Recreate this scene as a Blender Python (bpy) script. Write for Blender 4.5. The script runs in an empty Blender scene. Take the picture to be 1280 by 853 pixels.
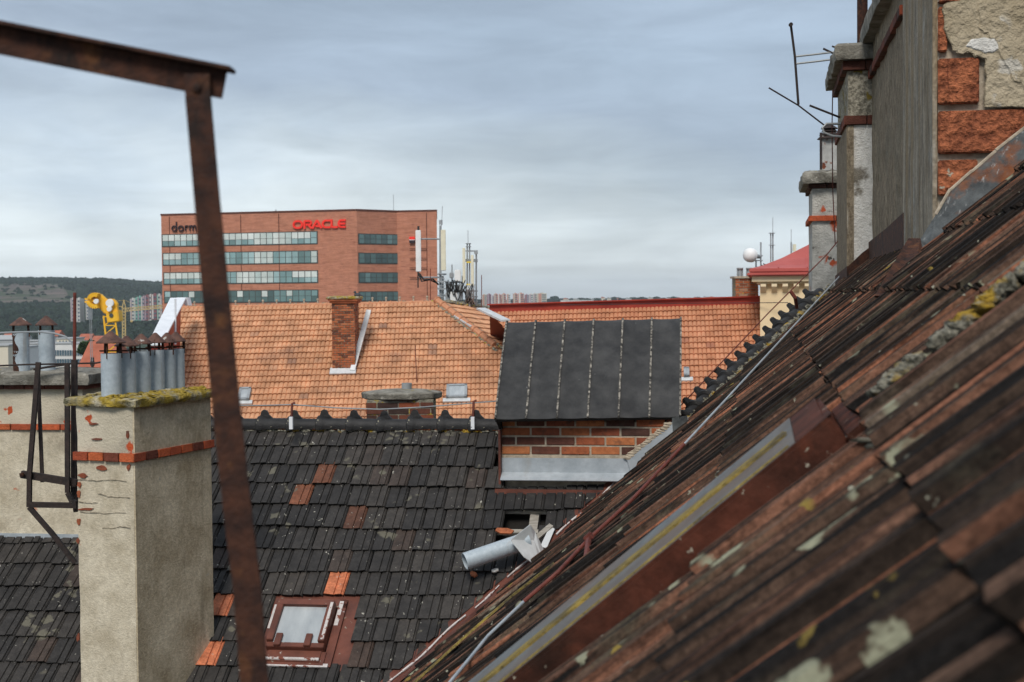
import bpy, bmesh, math, random
from math import sin, cos, tan, radians as R, pi, sqrt, atan2
from mathutils import Vector as V, Matrix
from mathutils import noise as NZ
random.seed(7)
rnd = random.uniform
scene = bpy.context.scene
col = scene.collection

# ------------------------------------------------------------ camera frame
F = 1777.8
PIT, ROL = R(1.82), R(.5)
C0 = V((0, 0, 20))
FW = V((0, cos(PIT), -sin(PIT)))
_r0 = V((1, 0, 0)); _u0 = V((0, sin(PIT), cos(PIT)))
RT = _r0*cos(ROL) - _u0*sin(ROL)
UP = _u0*cos(ROL) + _r0*sin(ROL)
Z = V((0, 0, 1))
def ray(x, y): return FW + RT*((x-640)/F) + UP*((426.5-y)/F)
def P(x, y, d): return C0 + ray(x, y)*d
def pl(x, y, o, n):
    q = ray(x, y); return C0 + q*((o-C0).dot(n)/q.dot(n))
def prj(w):
    q = w-C0; d = q.dot(FW); return (640+F*q.dot(RT)/d, 426.5-F*q.dot(UP)/d, d)
def tox(K, e, x):
    """length along e from K at which the image column x is reached"""
    g = (x-640)/F; q = K-C0
    return -(q.dot(RT)-g*q.dot(FW))/(e.dot(RT)-g*e.dot(FW))
def toy(K, y):
    """height change at K that brings it to image row y"""
    g = (426.5-y)/F; q = K-C0
    return -(q.dot(UP)-g*q.dot(FW))/(Z.dot(UP)-g*Z.dot(FW))

# ------------------------------------------------------------ materials
def nn(nt, t, **k):
    n = nt.nodes.new(t)
    for a, b in k.items(): setattr(n, a, b)
    return n
def rampn(nt, src, stops):
    r = nn(nt, 'ShaderNodeValToRGB'); e = r.color_ramp.elements
    while len(e) < len(stops): e.new(.5)
    for i, (p, c) in enumerate(stops):
        e[i].position = p; e[i].color = (*c, 1) if not isinstance(c, (int, float)) else (c, c, c, 1)
    nt.links.new(src, r.inputs[0]); return r.outputs[0]
def mathn(nt, op, a, b=None, clamp=False):
    n = nn(nt, 'ShaderNodeMath', operation=op, use_clamp=clamp)
    for i, s in enumerate((a, b)):
        if s is None: continue
        if isinstance(s, (int, float)): n.inputs[i].default_value = s
        else: nt.links.new(s, n.inputs[i])
    return n.outputs[0]
def mixn(nt, fac, a, b, mode='MIX'):
    n = nn(nt, 'ShaderNodeMix', data_type='RGBA', blend_type=mode)
    for s, v in ((0, fac), (6, a), (7, b)):
        if isinstance(v, (int, float)): n.inputs[s].default_value = v
        elif isinstance(v, tuple): n.inputs[s].default_value = (*v, 1)
        else: nt.links.new(v, n.inputs[s])
    return n.outputs[2]
def noisen(nt, vec, scale, detail=5, rough=.6, dist=0):
    n = nn(nt, 'ShaderNodeTexNoise'); n.inputs['Scale'].default_value = scale
    n.inputs['Detail'].default_value = detail; n.inputs['Roughness'].default_value = rough
    n.inputs['Distortion'].default_value = dist
    nt.links.new(vec, n.inputs['Vector']); return n.outputs[0]
def mapn(nt, vec, sc):
    m = nn(nt, 'ShaderNodeMapping'); m.inputs['Scale'].default_value = sc
    nt.links.new(vec, m.inputs['Vector']); return m.outputs[0]
MC = {}
def M(name, ramp=((.35, .5), (.65, .6)), scale=5, detail=6, rough=.85, stretch=(1, 1, 1), bump=.25, bscale=None,
      metal=0, tint=None, spots=(), dist=0, streak=None, bdist=.02, spec=.3, patch=None, emit=0, grain=None):
    """ramp over noise; tint = ramp over the per-face value; spots = (colour, scale, size, cover);
    streak = (colour, stretch, lo, hi); patch = (material colours of another layer, scale, lo, hi)"""
    m = bpy.data.materials.new(name); m.use_nodes = True; nt = m.node_tree
    b = nt.nodes['Principled BSDF']
    tc = nn(nt, 'ShaderNodeTexCoord').outputs['Object']
    sv = mapn(nt, tc, stretch) if tuple(stretch) != (1, 1, 1) else tc
    nz = noisen(nt, sv, scale, detail, .62, dist)
    c = rampn(nt, nz, ramp)
    if tint:
        at = nn(nt, 'ShaderNodeAttribute', attribute_name='tint')
        c = mixn(nt, 1.0, rampn(nt, at.outputs['Fac'], tint), c, 'MULTIPLY')
    if patch:
        pr, ps, lo, hi = patch
        pn = noisen(nt, tc, ps, 6, .6)
        f = rampn(nt, pn, ((lo, 0), (hi, 1)))
        c = mixn(nt, f, c, rampn(nt, noisen(nt, tc, ps*6, 3), pr))
    if streak:
        sc_, st, lo, hi = streak
        sn = noisen(nt, mapn(nt, tc, st), 1.0, 6, .65)
        c = mixn(nt, rampn(nt, sn, ((lo, 0), (hi, 1))), c, sc_)
    if grain:
        c = mixn(nt, 1.0, c, rampn(nt, noisen(nt, tc, grain[0], 4, .7), ((.34, grain[1]), (.66, 1.0))), 'MULTIPLY')
    for (sc_, s, size, cover) in spots:
        dn = nn(nt, 'ShaderNodeTexNoise'); dn.inputs['Scale'].default_value = s*2.5; dn.inputs['Detail'].default_value = 3
        nt.links.new(tc, dn.inputs['Vector'])
        va = nn(nt, 'ShaderNodeVectorMath', operation='SCALE'); va.inputs['Scale'].default_value = .9/s
        nt.links.new(dn.outputs['Color'], va.inputs[0])
        vb = nn(nt, 'ShaderNodeVectorMath', operation='ADD')
        nt.links.new(tc, vb.inputs[0]); nt.links.new(va.outputs[0], vb.inputs[1])
        vo = nn(nt, 'ShaderNodeTexVoronoi'); vo.inputs['Scale'].default_value = s
        nt.links.new(vb.outputs[0], vo.inputs['Vector'])
        keep = rampn(nt, noisen(nt, tc, s*.35, 3), ((1-cover, 0), (min(1, 1.04-cover), 1)))
        sp = rampn(nt, vo.outputs['Distance'], ((size*.8, 1), (size, 0)))
        f = mathn(nt, 'MULTIPLY', keep, sp)
        scol = mixn(nt, noisen(nt, tc, s*9, 4), tuple(x*.6 for x in sc_), tuple(min(1, x*1.25) for x in sc_))
        c = mixn(nt, f, c, scol)
    nt.links.new(c, b.inputs['Base Color'])
    b.inputs['Roughness'].default_value = rough; b.inputs['Metallic'].default_value = metal
    b.inputs['Specular IOR Level'].default_value = spec
    if bump:
        bn = nn(nt, 'ShaderNodeBump'); bn.inputs['Strength'].default_value = bump
        bn.inputs['Distance'].default_value = bdist
        nt.links.new(noisen(nt, sv, bscale or scale*4, 5), bn.inputs['Height'])
        nt.links.new(bn.outputs[0], b.inputs['Normal'])
    if emit:
        nt.links.new(c, b.inputs['Emission Color']); b.inputs['Emission Strength'].default_value = emit
    MC[name] = m; return m

# ------------------------------------------------------------ mesh builder
class MB:
    def __init__(s): s.v = []; s.f = []; s.t = []
    def add(s, vs, fs, t=.5):
        o = len(s.v); s.v += [V(x) for x in vs]
        for i, f in enumerate(fs):
            s.f.append([o+k for k in f]); s.t.append(t[i] if isinstance(t, (list, tuple)) else t)
        return s
    def quad(s, a, b, c, d, t=.5): return s.add((a, b, c, d), ((0, 1, 2, 3),), t)
    def poly(s, pts, t=.5): return s.add(pts, (tuple(range(len(pts))),), t)
    def box(s, c, X, Y, Zv, sx, sy, sz, t=.5):
        c = V(c); a, b, d = X*(sx/2), Y*(sy/2), Zv*(sz/2)
        vs = [c-a-b-d, c+a-b-d, c+a+b-d, c-a+b-d, c-a-b+d, c+a-b+d, c+a+b+d, c-a+b+d]
        return s.add(vs, ((3, 2, 1, 0), (4, 5, 6, 7), (0, 1, 5, 4), (1, 2, 6, 5), (2, 3, 7, 6), (3, 0, 4, 7)), t)
    def abox(s, x0, y0, z0, x1, y1, z1, t=.5):
        return s.box(((x0+x1)/2, (y0+y1)/2, (z0+z1)/2), V((1, 0, 0)), V((0, 1, 0)), Z, x1-x0, y1-y0, z1-z0, t)
    def bar(s, a, b, w, h, side=None, t=.5):
        a, b = V(a), V(b); d = (b-a); L = d.length
        if L < 1e-6: return s
        d /= L; sd = V(side) if side is not None else (V((0, 0, 1)) if abs(d.z) < .95 else V((0, 1, 0)))
        sd = (sd-d*sd.dot(d)).normalized(); o = d.cross(sd)
        return s.box((a+b)/2, d, o, sd, L, w, h, t)
    def prism(s, pts, vec, t=.5):
        n = len(pts); vec = V(vec); p = [V(x) for x in pts]
        fs = [tuple(range(n))[::-1], tuple(range(n, 2*n))] + [(i, (i+1) % n, n+(i+1) % n, n+i) for i in range(n)]
        return s.add(p+[x+vec for x in p], fs, t)
    def tube(s, pts, r, n=8, cap=True, t=.5):
        pts = [V(p) for p in pts]; rs = r if isinstance(r, (list, tuple)) else [r]*len(pts)
        vs = []; up = None
        for i, p in enumerate(pts):
            d = (pts[min(i+1, len(pts)-1)]-pts[max(i-1, 0)]).normalized()
            if up is None: up = V((0, 0, 1)) if abs(d.z) < .9 else V((1, 0, 0))
            up = (up-d*up.dot(d)).normalized(); o = d.cross(up)
            vs += [p+(up*cos(2*pi*k/n)+o*sin(2*pi*k/n))*rs[i] for k in range(n)]
        fs = [(i*n+k, i*n+(k+1) % n, (i+1)*n+(k+1) % n, (i+1)*n+k) for i in range(len(pts)-1) for k in range(n)]
        if cap: fs += [tuple(range(n))[::-1], tuple(range((len(pts)-1)*n, len(pts)*n))]
        return s.add(vs, fs, t)
    def lathe(s, base, axis, prof, n=20, t=.5, sx=1, sy=1):
        base = V(base); ax = V(axis).normalized(); u = V((1, 0, 0)) if abs(ax.x) < .8 else V((0, 1, 0))
        u = (u-ax*u.dot(ax)).normalized(); o = ax.cross(u); vs = []
        for (r, h) in prof: vs += [base+ax*h+(u*cos(2*pi*k/n)*sx+o*sin(2*pi*k/n)*sy)*r for k in range(n)]
        fs = [(i*n+k, i*n+(k+1) % n, (i+1)*n+(k+1) % n, (i+1)*n+k) for i in range(len(prof)-1) for k in range(n)]
        if prof[0][0] > 1e-6: fs.append(tuple(range(n))[::-1])
        if prof[-1][0] > 1e-6: fs.append(tuple(range((len(prof)-1)*n, len(prof)*n)))
        return s.add(vs, fs, t)
    def blob(s, c, rx, ry, rz, n=8, m=6, amp=.25, t=.5, seed=0):
        c = V(c); vs = []
        for i in range(m+1):
            th = pi*i/m
            for k in range(n):
                d = V((sin(th)*cos(2*pi*k/n), sin(th)*sin(2*pi*k/n), cos(th)))
                q = 1+amp*NZ.noise(d*1.7+V((seed, seed*.7, 0)))*2
                vs.append(c+V((d.x*rx, d.y*ry, d.z*rz))*q)
        fs = [(i*n+k, (i+1)*n+k, (i+1)*n+(k+1) % n, i*n+(k+1) % n) for i in range(m) for k in range(n)]
        return s.add(vs, fs, t)
    def build(s, name, mat, parent=None, frame=None, smooth=False, label=None, clip=(), bevel=0):
        base = parent.matrix_world_base if False else (V(parent['_b']) if parent is not None else V((0, 0, 0)))
        if frame:
            O, X, Y, Zf = frame
            MM = Matrix(((X.x, Y.x, Zf.x, O.x), (X.y, Y.y, Zf.y, O.y), (X.z, Y.z, Zf.z, O.z), (0, 0, 0, 1)))
        else: MM = Matrix.Translation(base)
        inv = MM.inverted()
        me = bpy.data.meshes.new(name); me.from_pydata([inv @ p for p in s.v], [], s.f)
        me.attributes.new('tint', 'FLOAT', 'FACE').data.foreach_set('value', s.t)
        bm = bmesh.new(); bm.from_mesh(me)
        if name not in ('hill_side',): bmesh.ops.remove_doubles(bm, verts=bm.verts, dist=1e-5)
        for (co, no) in clip:
            bmesh.ops.bisect_plane(bm, geom=bm.verts[:]+bm.edges[:]+bm.faces[:], plane_co=inv @ V(co),
                                   plane_no=(inv.to_3x3() @ V(no)), clear_outer=True)
        if bevel:
            bmesh.ops.bevel(bm, geom=[e for e in bm.edges if len(e.link_faces) == 2 and e.calc_face_angle(0) > .6], offset=bevel, segments=2, affect='EDGES')
        bm.to_mesh(me); bm.free()
        if smooth:
            me.polygons.foreach_set('use_smooth', [True]*len(me.polygons))
            if smooth is not True: me.set_sharp_from_angle(angle=R(smooth))
        me.materials.append(MC[mat] if isinstance(mat, str) else mat)
        ob = bpy.data.objects.new(name, me); col.objects.link(ob)
        pb = V((0, 0, 0))
        if parent is not None:
            ob.parent = parent
            pb = V(parent['_w'])
        # parents carry translation only (empties) or a frame (mesh parents)
        if parent is not None and parent.type == 'MESH':
            PM = MATS[parent.name]
            ob.matrix_basis = PM.inverted() @ MM
        else: ob.matrix_basis = Matrix.Translation(-pb) @ MM
        MATS[ob.name] = MM
        ob['_b'] = list(MM.translation); ob['_w'] = list(MM.translation)
        if label: ob['label'] = label
        return ob
MATS = {}
def tag(o, label, cat, group=None):
    o['label'] = label; o['category'] = cat
    if group: o['group'] = group
    return o
def thing(name, loc, label, cat, group=None):
    o = bpy.data.objects.new(name, None); col.objects.link(o); o.location = loc
    o.empty_display_size = .2
    o['_b'] = list(V(loc)); o['_w'] = list(V(loc)); MATS[o.name] = Matrix.Translation(V(loc))
    return tag(o, label, cat, group)
def struct(o, kind='structure'): o['kind'] = kind; return o
def kids(o): return [c for c in bpy.data.objects if c.parent == o]
def dup(o, loc, label=None, parent=None):
    c = o.copy(); col.objects.link(c); c.parent = parent
    if parent is None: c.location = loc
    if label: c['label'] = label
    for k in kids(o): dup(k, None, None, c)
    return c

# ------------------------------------------------------------ palettes
G = lambda a, b, lo=.3, hi=.7: ((lo, a), (hi, b))
M('dark_tile', G((.75, .74, .73), (1.6, 1.56, 1.5)), 9, grain=(45, .6), rough=.72, bump=.35, bscale=60, bdist=.006,
  tint=((0, (.022, .021, .021)), (.3, (.034, .032, .031)), (.55, (.049, .044, .04)), (.66, (.058, .038, .03)), (.72, (.12, .05, .03)), (.8, (.2, .075, .04)), (.84, (.46, .15, .075)), (1, (.58, .19, .09))),
  streak=((.03, .028, .027), (14, 2.5, 3), .62, .8),
  spots=(((.42, .4, .34), 15, .17, .42), ((.45, .43, .37), 34, .2, .4), ((.13, .12, .09), 7, .42, .42)))
M('orange_tile', G((.85, .83, .81), (1.3, 1.28, 1.26)), 3, grain=(1.2, .72), rough=.85, bump=.0,
  tint=((0, (.49, .245, .13)), (.5, (.6, .31, .17)), (.85, (.67, .37, .215)), (.93, (.5, .27, .16)), (1, (.25, .15, .11))),
  patch=(G((.25, .13, .09), (.36, .19, .12)), .55, .54, .78))
M('red_orange_tile', G((.8, .78, .76), (1.18, 1.16, 1.14)), 3, rough=.85, bump=.0,
  tint=((0, (.4, .16, .085)), (.5, (.52, .235, .125)), (.85, (.58, .28, .16)), (.93, (.36, .15, .09)), (1, (.2, .1, .07))),
  patch=(G((.2, .1, .07), (.32, .15, .1)), .7, .58, .8))
M('near_tile', G((.4, .37, .35), (1.75, 1.6, 1.5), .34, .66), 2.2, stretch=(12, 1.4, 6), rough=.9, spec=.12, bump=.7, bscale=22, bdist=.008, grain=(55, .42),
  tint=((0, (.014, .011, .009)), (.3, (.042, .031, .024)), (.48, (.115, .074, .054)), (.7, (.2, .1, .066)), (.9, (.32, .135, .078)), (1, (.17, .14, .11))),
  streak=((.015, .013, .012), (14, .45, 3), .5, .57),
  patch=(G((.06, .058, .042), (.14, .125, .085)), 1.7, .56, .72),
  spots=(((.3, .3, .21), 8, .36, .405), ((.36, .35, .27), 26, .2, .4), ((.28, .2, .05), 7, .2, .37)))
M('ridge_black', G((.012, .012, .013), (.035, .034, .034)), 9, rough=.6, bump=.4, bscale=30, spots=(((.3, .28, .2), 22, .2, .42),))
M('ridge_orange', G((.3, .13, .07), (.62, .29, .16)), 4, rough=.85, bump=.3)
M('mortar', G((.09, .085, .065), (.42, .39, .3)), 14, rough=.95, bump=.9, bscale=40, bdist=.03, spots=(((.5, .36, .06), 10, .4, .5),))
M('mortar_light', G((.3, .25, .19), (.55, .47, .36)), 14, rough=.95, bump=.8, bscale=40, bdist=.01)
M('lichen_mortar', G((.07, .068, .05), (.36, .34, .27), .38, .6), 34, rough=.95, bump=1, bscale=60, bdist=.03,
  patch=(G((.36, .22, .02), (.5, .33, .05)), 7, .53, .6))
M('moss', G((.16, .15, .09), (.5, .45, .33), .38, .6), 14, rough=.95, bump=1, bscale=45, bdist=.03,
  patch=(G((.24, .17, .02), (.5, .36, .06)), 5, .42, .55))
M('broken_orange', G((.22, .07, .03), (.5, .16, .07)), 20, rough=.9, bump=.6)
M('cream_plaster', G((.5, .43, .31), (.76, .68, .53)), 5, grain=(35, .75), rough=.95, bump=.6, bscale=70, bdist=.012,
  patch=(G((.2, .17, .125), (.36, .3, .22)), 1.5, .5, .8), streak=((.25, .2, .15), (3, 3, 18), .68, .8),
  spots=(((.52, .09, .025), 5, .23, .42),))
M('cream_rough', G((.46, .41, .31), (.68, .61, .48)), 4, rough=.95, bump=.8, bscale=60, bdist=.012,
  patch=(G((.14, .12, .09), (.3, .26, .2)), 2, .52, .75), spots=(((.5, .09, .03), 6, .3, .44),))
M('stained_plaster', G((.45, .36, .23), (.8, .69, .5), .34, .66), 2.6, grain=(30, .7), rough=.95, bump=.6, bscale=60, bdist=.012, detail=9,
  streak=((.24, .195, .13), (5, 5, .8), .58, .85), spots=(((.5, .46, .38), 9, .14, .4),))
M('brick_red', G((.75, .7, .68), (1.25, 1.2, 1.15)), 18, rough=.9, bump=.6, bscale=50, bdist=.008,
  tint=((0, (.05, .032, .028)), (.25, (.13, .05, .034)), (.5, (.26, .075, .038)), (.8, (.37, .12, .05)), (1, (.45, .17, .07))),
  patch=(G((.06, .045, .04), (.1, .06, .045)), 6, .56, .7))
M('brick_far', G((.8, .8, .8), (1.2, 1.2, 1.2)), 3, rough=.9, bump=0,
  tint=((0, (.08, .04, .03)), (.3, (.22, .07, .035)), (.6, (.4, .12, .05)), (.85, (.46, .16, .07)), (1, (.4, .24, .16))))
M('brick_bold', G((.24, .07, .035), (.6, .2, .09), .34, .64), 6, grain=(24, .5), rough=.95, bump=1, bscale=12, bdist=.08, streak=((.2, .05, .025), (22, 22, 2), .58, .66),
  spots=(((.5, .45, .35), 8, .16, .42),))
M('band_brick', G((.7, .65, .6), (1.3, 1.25, 1.2)), 16, rough=.9, bump=.6, tint=((0, (.05, .03, .025)), (.4, (.18, .05, .03)), (.75, (.48, .1, .04)), (.9, (.5, .14, .05)), (1, (.5, .45, .36))))
M('concrete', G((.11, .1, .08), (.36, .34, .29)), 7, rough=.95, bump=1, bscale=40, bdist=.02, spots=(((.44, .42, .36), 16, .3, .45), ((.3, .24, .08), 9, .3, .42)))
M('old_plaster', G((.17, .13, .085), (.42, .345, .245), .35, .65), 24, stretch=(1, 1, .35), grain=(40, .6), rough=.95, bump=.9, bscale=60, bdist=.02,
  patch=(G((.2, .17, .12), (.3, .26, .19)), 1.2, .52, .7))
M('striped_plaster', G((.12, .1, .075), (.56, .49, .38), .3, .66), 7, stretch=(1, 1.3, .3), dist=.9, grain=(30, .6), rough=.95, bump=.9, bscale=50, bdist=.02, detail=8,
  streak=((.34, .25, .14), (2.6, 2.6, .1), .5, .6), patch=(G((.3, .28, .24), (.56, .53, .46)), 1.4, .55, .62))
M('white_plaster', G((.62, .6, .55), (.86, .84, .79)), 16, rough=.95, bump=.9, bscale=50, bdist=.02,
  patch=(G((.17, .15, .12), (.28, .25, .2)), 2.6, .54, .62), spots=(((.5, .1, .04), 3.2, .2, .4),))
M('grey_white_plaster', G((.3, .29, .26), (.6, .58, .53)), 6, rough=.95, bump=.9, bscale=40, bdist=.02,
  spots=(((.5, .1, .04), 4, .34, .5), ((.1, .09, .08), 8, .3, .45)))
M('pebble_plaster', G((.16, .145, .11), (.46, .42, .33), .4, .6), 26, rough=.95, bump=1, bscale=60, bdist=.02, spots=(((.26, .19, .04), 7, .4, .5),))
M('tan_plaster', G((.3, .24, .15), (.55, .47, .34)), 1.6, rough=.95, bump=1, bscale=14, bdist=.05, spots=(((.6, .56, .48), 4, .3, .45),))
M('zinc', G((.32, .36, .39), (.5, .54, .57)), 6, rough=.5, metal=.25, bump=.12, bscale=30, streak=((.36, .35, .33), (6, 6, 1), .6, .8))
M('zinc_pipe', G((.36, .42, .46), (.48, .54, .58)), 30, rough=.5, metal=.1, bump=.1, bscale=60, streak=((.3, .28, .25), (12, 12, 1.5), .62, .8))
M('zinc_light', G((.5, .52, .52), (.72, .73, .73)), 5, rough=.55, metal=.2, bump=.1)
M('zinc_half_rust', G((.3, .3, .29), (.5, .5, .48)), 6, rough=.6, metal=.2, bump=.2, patch=(G((.1, .03, .02), (.3, .09, .03)), 3.3, .5, .53))
M('lead', G((.035, .038, .04), (.13, .14, .14), .32, .7), 6, rough=.8, bump=.9, bscale=14, spec=.2, patch=(G((.14, .045, .018), (.3, .11, .04)), 1.6, .54, .62),
  streak=((.3, .3, .29), (26, 26, 4), .6, .72))
M('rust', G((.022, .011, .009), (.085, .032, .017), .34, .68), 22, rough=.8, bump=1, bscale=90, bdist=.004, patch=(G((.11, .04, .014), (.2, .085, .03)), 12, .56, .72), streak=((.012, .009, .008), (9, 9, 3), .56, .66))
M('rust_cowl', G((.05, .03, .027), (.17, .085, .06)), 14, rough=.75, bump=.4, spots=(((.45, .42, .38), 14, .3, .42),))
M('rust_red', G((.08, .022, .016), (.2, .05, .034)), 12, rough=.6, bump=.3)
M('dark_steel', G((.013, .012, .012), (.05, .033, .028)), 12, rough=.7, bump=.3)
M('brown_metal', G((.08, .03, .022), (.19, .065, .042)), 4, rough=.5, bump=.3, bscale=20, streak=((.5, .45, .42), (5, 5, 5), .68, .73),
  spots=(((.3, .26, .2), 20, .2, .42),))
M('brown_frame', G((.04, .018, .012), (.15, .045, .026)), 3, grain=(7, .4), spec=.15, rough=.8, bump=.3, bscale=30, patch=(G((.2, .06, .03), (.28, .08, .04)), 2.4, .56, .75), spots=(((.36, .32, .25), 22, .22, .42),))
M('peeling_white', G((.45, .4, .38), (.72, .7, .68)), 18, rough=.7, bump=.5, patch=(G((.15, .05, .035), (.25, .08, .05)), 18, .55, .6))
M('skylight_glass', G((.3, .33, .35), (.46, .49, .5)), 2, rough=.25, bump=.05, spec=.5, stretch=(3, 1, 1))
M('dirty_glass', G((.1, .115, .12), (.18, .2, .205)), 2.5, rough=.75, bump=.1, spec=.15, stretch=(1, 6, 1), patch=(G((.12, .095, .08), (.17, .14, .12)), 1.1, .38, .55))
M('yellow_lichen', G((.09, .075, .045), (.36, .26, .06), .35, .65), 9, rough=.95, bump=1, bscale=40, bdist=.02)
M('bitumen', G((.03, .03, .031), (.075, .074, .072)), 3, grain=(2.2, .6), rough=.62, bump=.25, bscale=14, spots=(((.2, .2, .2), 7, .08, .4),), stretch=(2, 2, .7))
M('seam', G((.04, .038, .035), (.38, .35, .3), .42, .64), 24, rough=.9, bump=.5)
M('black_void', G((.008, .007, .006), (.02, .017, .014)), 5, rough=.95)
M('timber', G((.2, .18, .15), (.42, .39, .34)), 8, stretch=(1, 8, 8), rough=.9, bump=.3)
M('white_metal', G((.68, .7, .73), (.82, .84, .86)), 3, rough=.5, bump=.05)
M('grey_metal', G((.26, .28, .29), (.42, .44, .45)), 3, rough=.5, metal=.3, bump=.1)
M('cable_black', G((.02, .02, .02), (.05, .05, .05)), 3, rough=.7, bump=0)
M('antenna_white', G((.74, .75, .74), (.84, .85, .84)), 3, rough=.5, bump=0)
M('antenna_cream', G((.66, .63, .48), (.78, .75, .58)), 3, rough=.5, bump=0)
M('yellow_clamp', G((.7, .5, .05), (.85, .65, .1)), 3, rough=.5, bump=0)
M('red_sheet', G((.26, .028, .018), (.4, .055, .03)), 1.2, rough=.5, bump=.1, streak=((.2, .03, .02), (1, 1, 4), .6, .75))
M('red_roof', G((.36, .07, .055), (.5, .115, .095)), .7, rough=.45, bump=.1, bscale=3, bdist=.1)
M('cream_wall', G((.74, .56, .33), (.84, .67, .43)), .8, rough=.9, bump=.1)
M('cream_trim', G((.64, .52, .33), (.76, .63, .43)), 1.2, rough=.9, bump=.1)
M('facade_brick', G((.44, .18, .11), (.6, .265, .17)), .35, grain=(.9, .82), stretch=(1, 1, 9), rough=.9, bump=0, detail=8, streak=((.27, .1, .07), (.6, .6, 7), .56, .7))
M('facade_joint', G((.09, .035, .025), (.13, .05, .035)), 1, rough=.9, bump=0)
M('facade_glass', G((.8, .8, .8), (1.15, 1.15, 1.15)), .3, rough=.15, bump=0, spec=.6,
  tint=((0, (.05, .08, .08)), (.25, (.11, .18, .175)), (.5, (.22, .35, .35)), (.7, (.36, .5, .5)), (.85, (.54, .6, .56)), (1, (.7, .74, .7))))
M('mullion', G((.05, .055, .05), (.08, .085, .08)), 1, rough=.6, bump=0)
M('sign_red', G((.72, .03, .02), (.82, .05, .035)), 1, rough=.4, bump=0, emit=.12)
M('sign_dark', G((.03, .02, .025), (.05, .03, .035)), 1, rough=.5, bump=0)
M('crack', G((.12, .095, .07), (.26, .22, .16)), 20, rough=1, bump=0)
M('crane_yellow', G((.8, .42, .02), (.9, .52, .04)), 1, rough=.5, bump=0)
M('crane_tan', G((.45, .33, .14), (.6, .45, .2)), 1, rough=.6, bump=0)
M('city_white', G((.6, .59, .56), (.74, .73, .7)), .1, rough=.9, bump=0)
M('city_cream', G((.6, .54, .42), (.7, .64, .52)), .1, rough=.9, bump=0)
M('city_pink', G((.66, .5, .42), (.76, .6, .52)), .1, rough=.9, bump=0)
M('city_grey', G((.3, .31, .31), (.42, .43, .43)), .1, rough=.9, bump=0)
M('city_red_roof', G((.3, .09, .05), (.46, .15, .09)), .5, rough=.9, bump=0)
M('city_window', G((.05, .09, .12), (.1, .16, .2)), .5, rough=.3, bump=0)
for nm, c in (('flat_rust', (.5, .24, .18)), ('flat_pale', (.6, .58, .54)), ('flat_maroon', (.26, .1, .11)), ('flat_green', (.2, .42, .34)), ('flat_violet', (.4, .32, .36)), ('flat_beige', (.5, .46, .38))):
    M(nm, G(tuple(x*.9 for x in c), tuple(x*1.1 for x in c)), .1, rough=.9, bump=0)
M('forest', G((.008, .019, .014), (.024, .04, .026)), .02, rough=1, bump=0, detail=9,
  tint=((0, (.5, .55, .5)), (1, (1.5, 1.45, 1.3))))
M('hill_ground', G((.018, .035, .016), (.04, .06, .028)), .01, rough=1, bump=0, detail=9)
M('quarry', G((.07, .062, .05), (.16, .12, .1), .35, .65), .02, rough=1, bump=0, detail=9, stretch=(1, 1, 3), patch=(G((.03, .05, .02), (.06, .075, .035)), .015, .5, .56))
M('city_ground', G((.06, .07, .05), (.14, .14, .12)), .02, rough=1, bump=0, detail=8)
M('bark', G((.05, .04, .03), (.1, .08, .06)), 3, rough=1)
M('leaf', G((.025, .05, .015), (.07, .11, .035)), .5, rough=.9, bump=0)
M('feather', G((.04, .04, .045), (.1, .1, .11)), 20, rough=.8, bump=0)
M('courtyard_paving', G((.1, .1, .09), (.2, .19, .18)), .8, rough=.95, bump=.2)
# ============================================================ frames of the two wings
aM = R(8); thM = R(35)
uM = V((sin(aM), cos(aM), 0)); vM = V((cos(aM), -sin(aM), 0))
dM = -uM*cos(thM) - Z*sin(thM); nM = -uM*sin(thM) + Z*cos(thM)
M0 = P(600, 537, 14.0)
def mid(x, y):
    q = pl(x, y, M0, nM)-M0; return q.dot(dM), q.dot(vM)
def mp(s, t, h=0): return M0 + dM*s + vM*t + nM*h
aR = R(10); phR = math.atan(.845)
uR = V((sin(aR), cos(aR), 0)); vR = V((cos(aR), -sin(aR), 0))
wR = vR*cos(phR) + Z*sin(phR); nR = -vR*sin(phR) + Z*cos(phR)
R0 = C0 - Z*.66
def rr(x, y):
    q = pl(x, y, R0, nR)-R0; return q.dot(uR), q.dot(wR)
def rp(u, w, h=0): return R0 + uR*u + wR*w + nR*h
# valley line: where the planes meet
vd = nM.cross(nR).normalized()
if vd.y < 0: vd = -vd
def solve3(n1, c1, n2, c2, n3, c3):
    m = Matrix((n1, n2, n3)); return m.inverted() @ V((c1, c2, c3))
E0 = solve3(nM, nM.dot(M0), nR, nR.dot(R0), uM, uM.dot(M0))       # where valley reaches the mid ridge
vside = V((vd.y, -vd.x, 0)).normalized()                          # towards the right wing

# ------------------------------------------------------------ middle (dark tiled) wing
wing = thing('tenement_wing', (M0.x, M0.y, 0), 'dark tiled roof in the middle with a crested black ridge and a few orange tiles', 'building')
TW, TC = .185, .2765
S0 = .03
skips = []
def rect_px(x0, y0, x1, y1):
    a = mid(x0, y0); b = mid(x1, y1); return (min(a[0], b[0]), max(a[0], b[0]), a, b)
hole1 = (mid(648, 644), mid(688, 644)); holes = [(632, 681, 640, 662), (622, 672, 664, 684)]
win = [mid(345, 752), mid(437, 752), mid(425, 840), mid(334, 838)]
dl = mid(627, 604)
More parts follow.
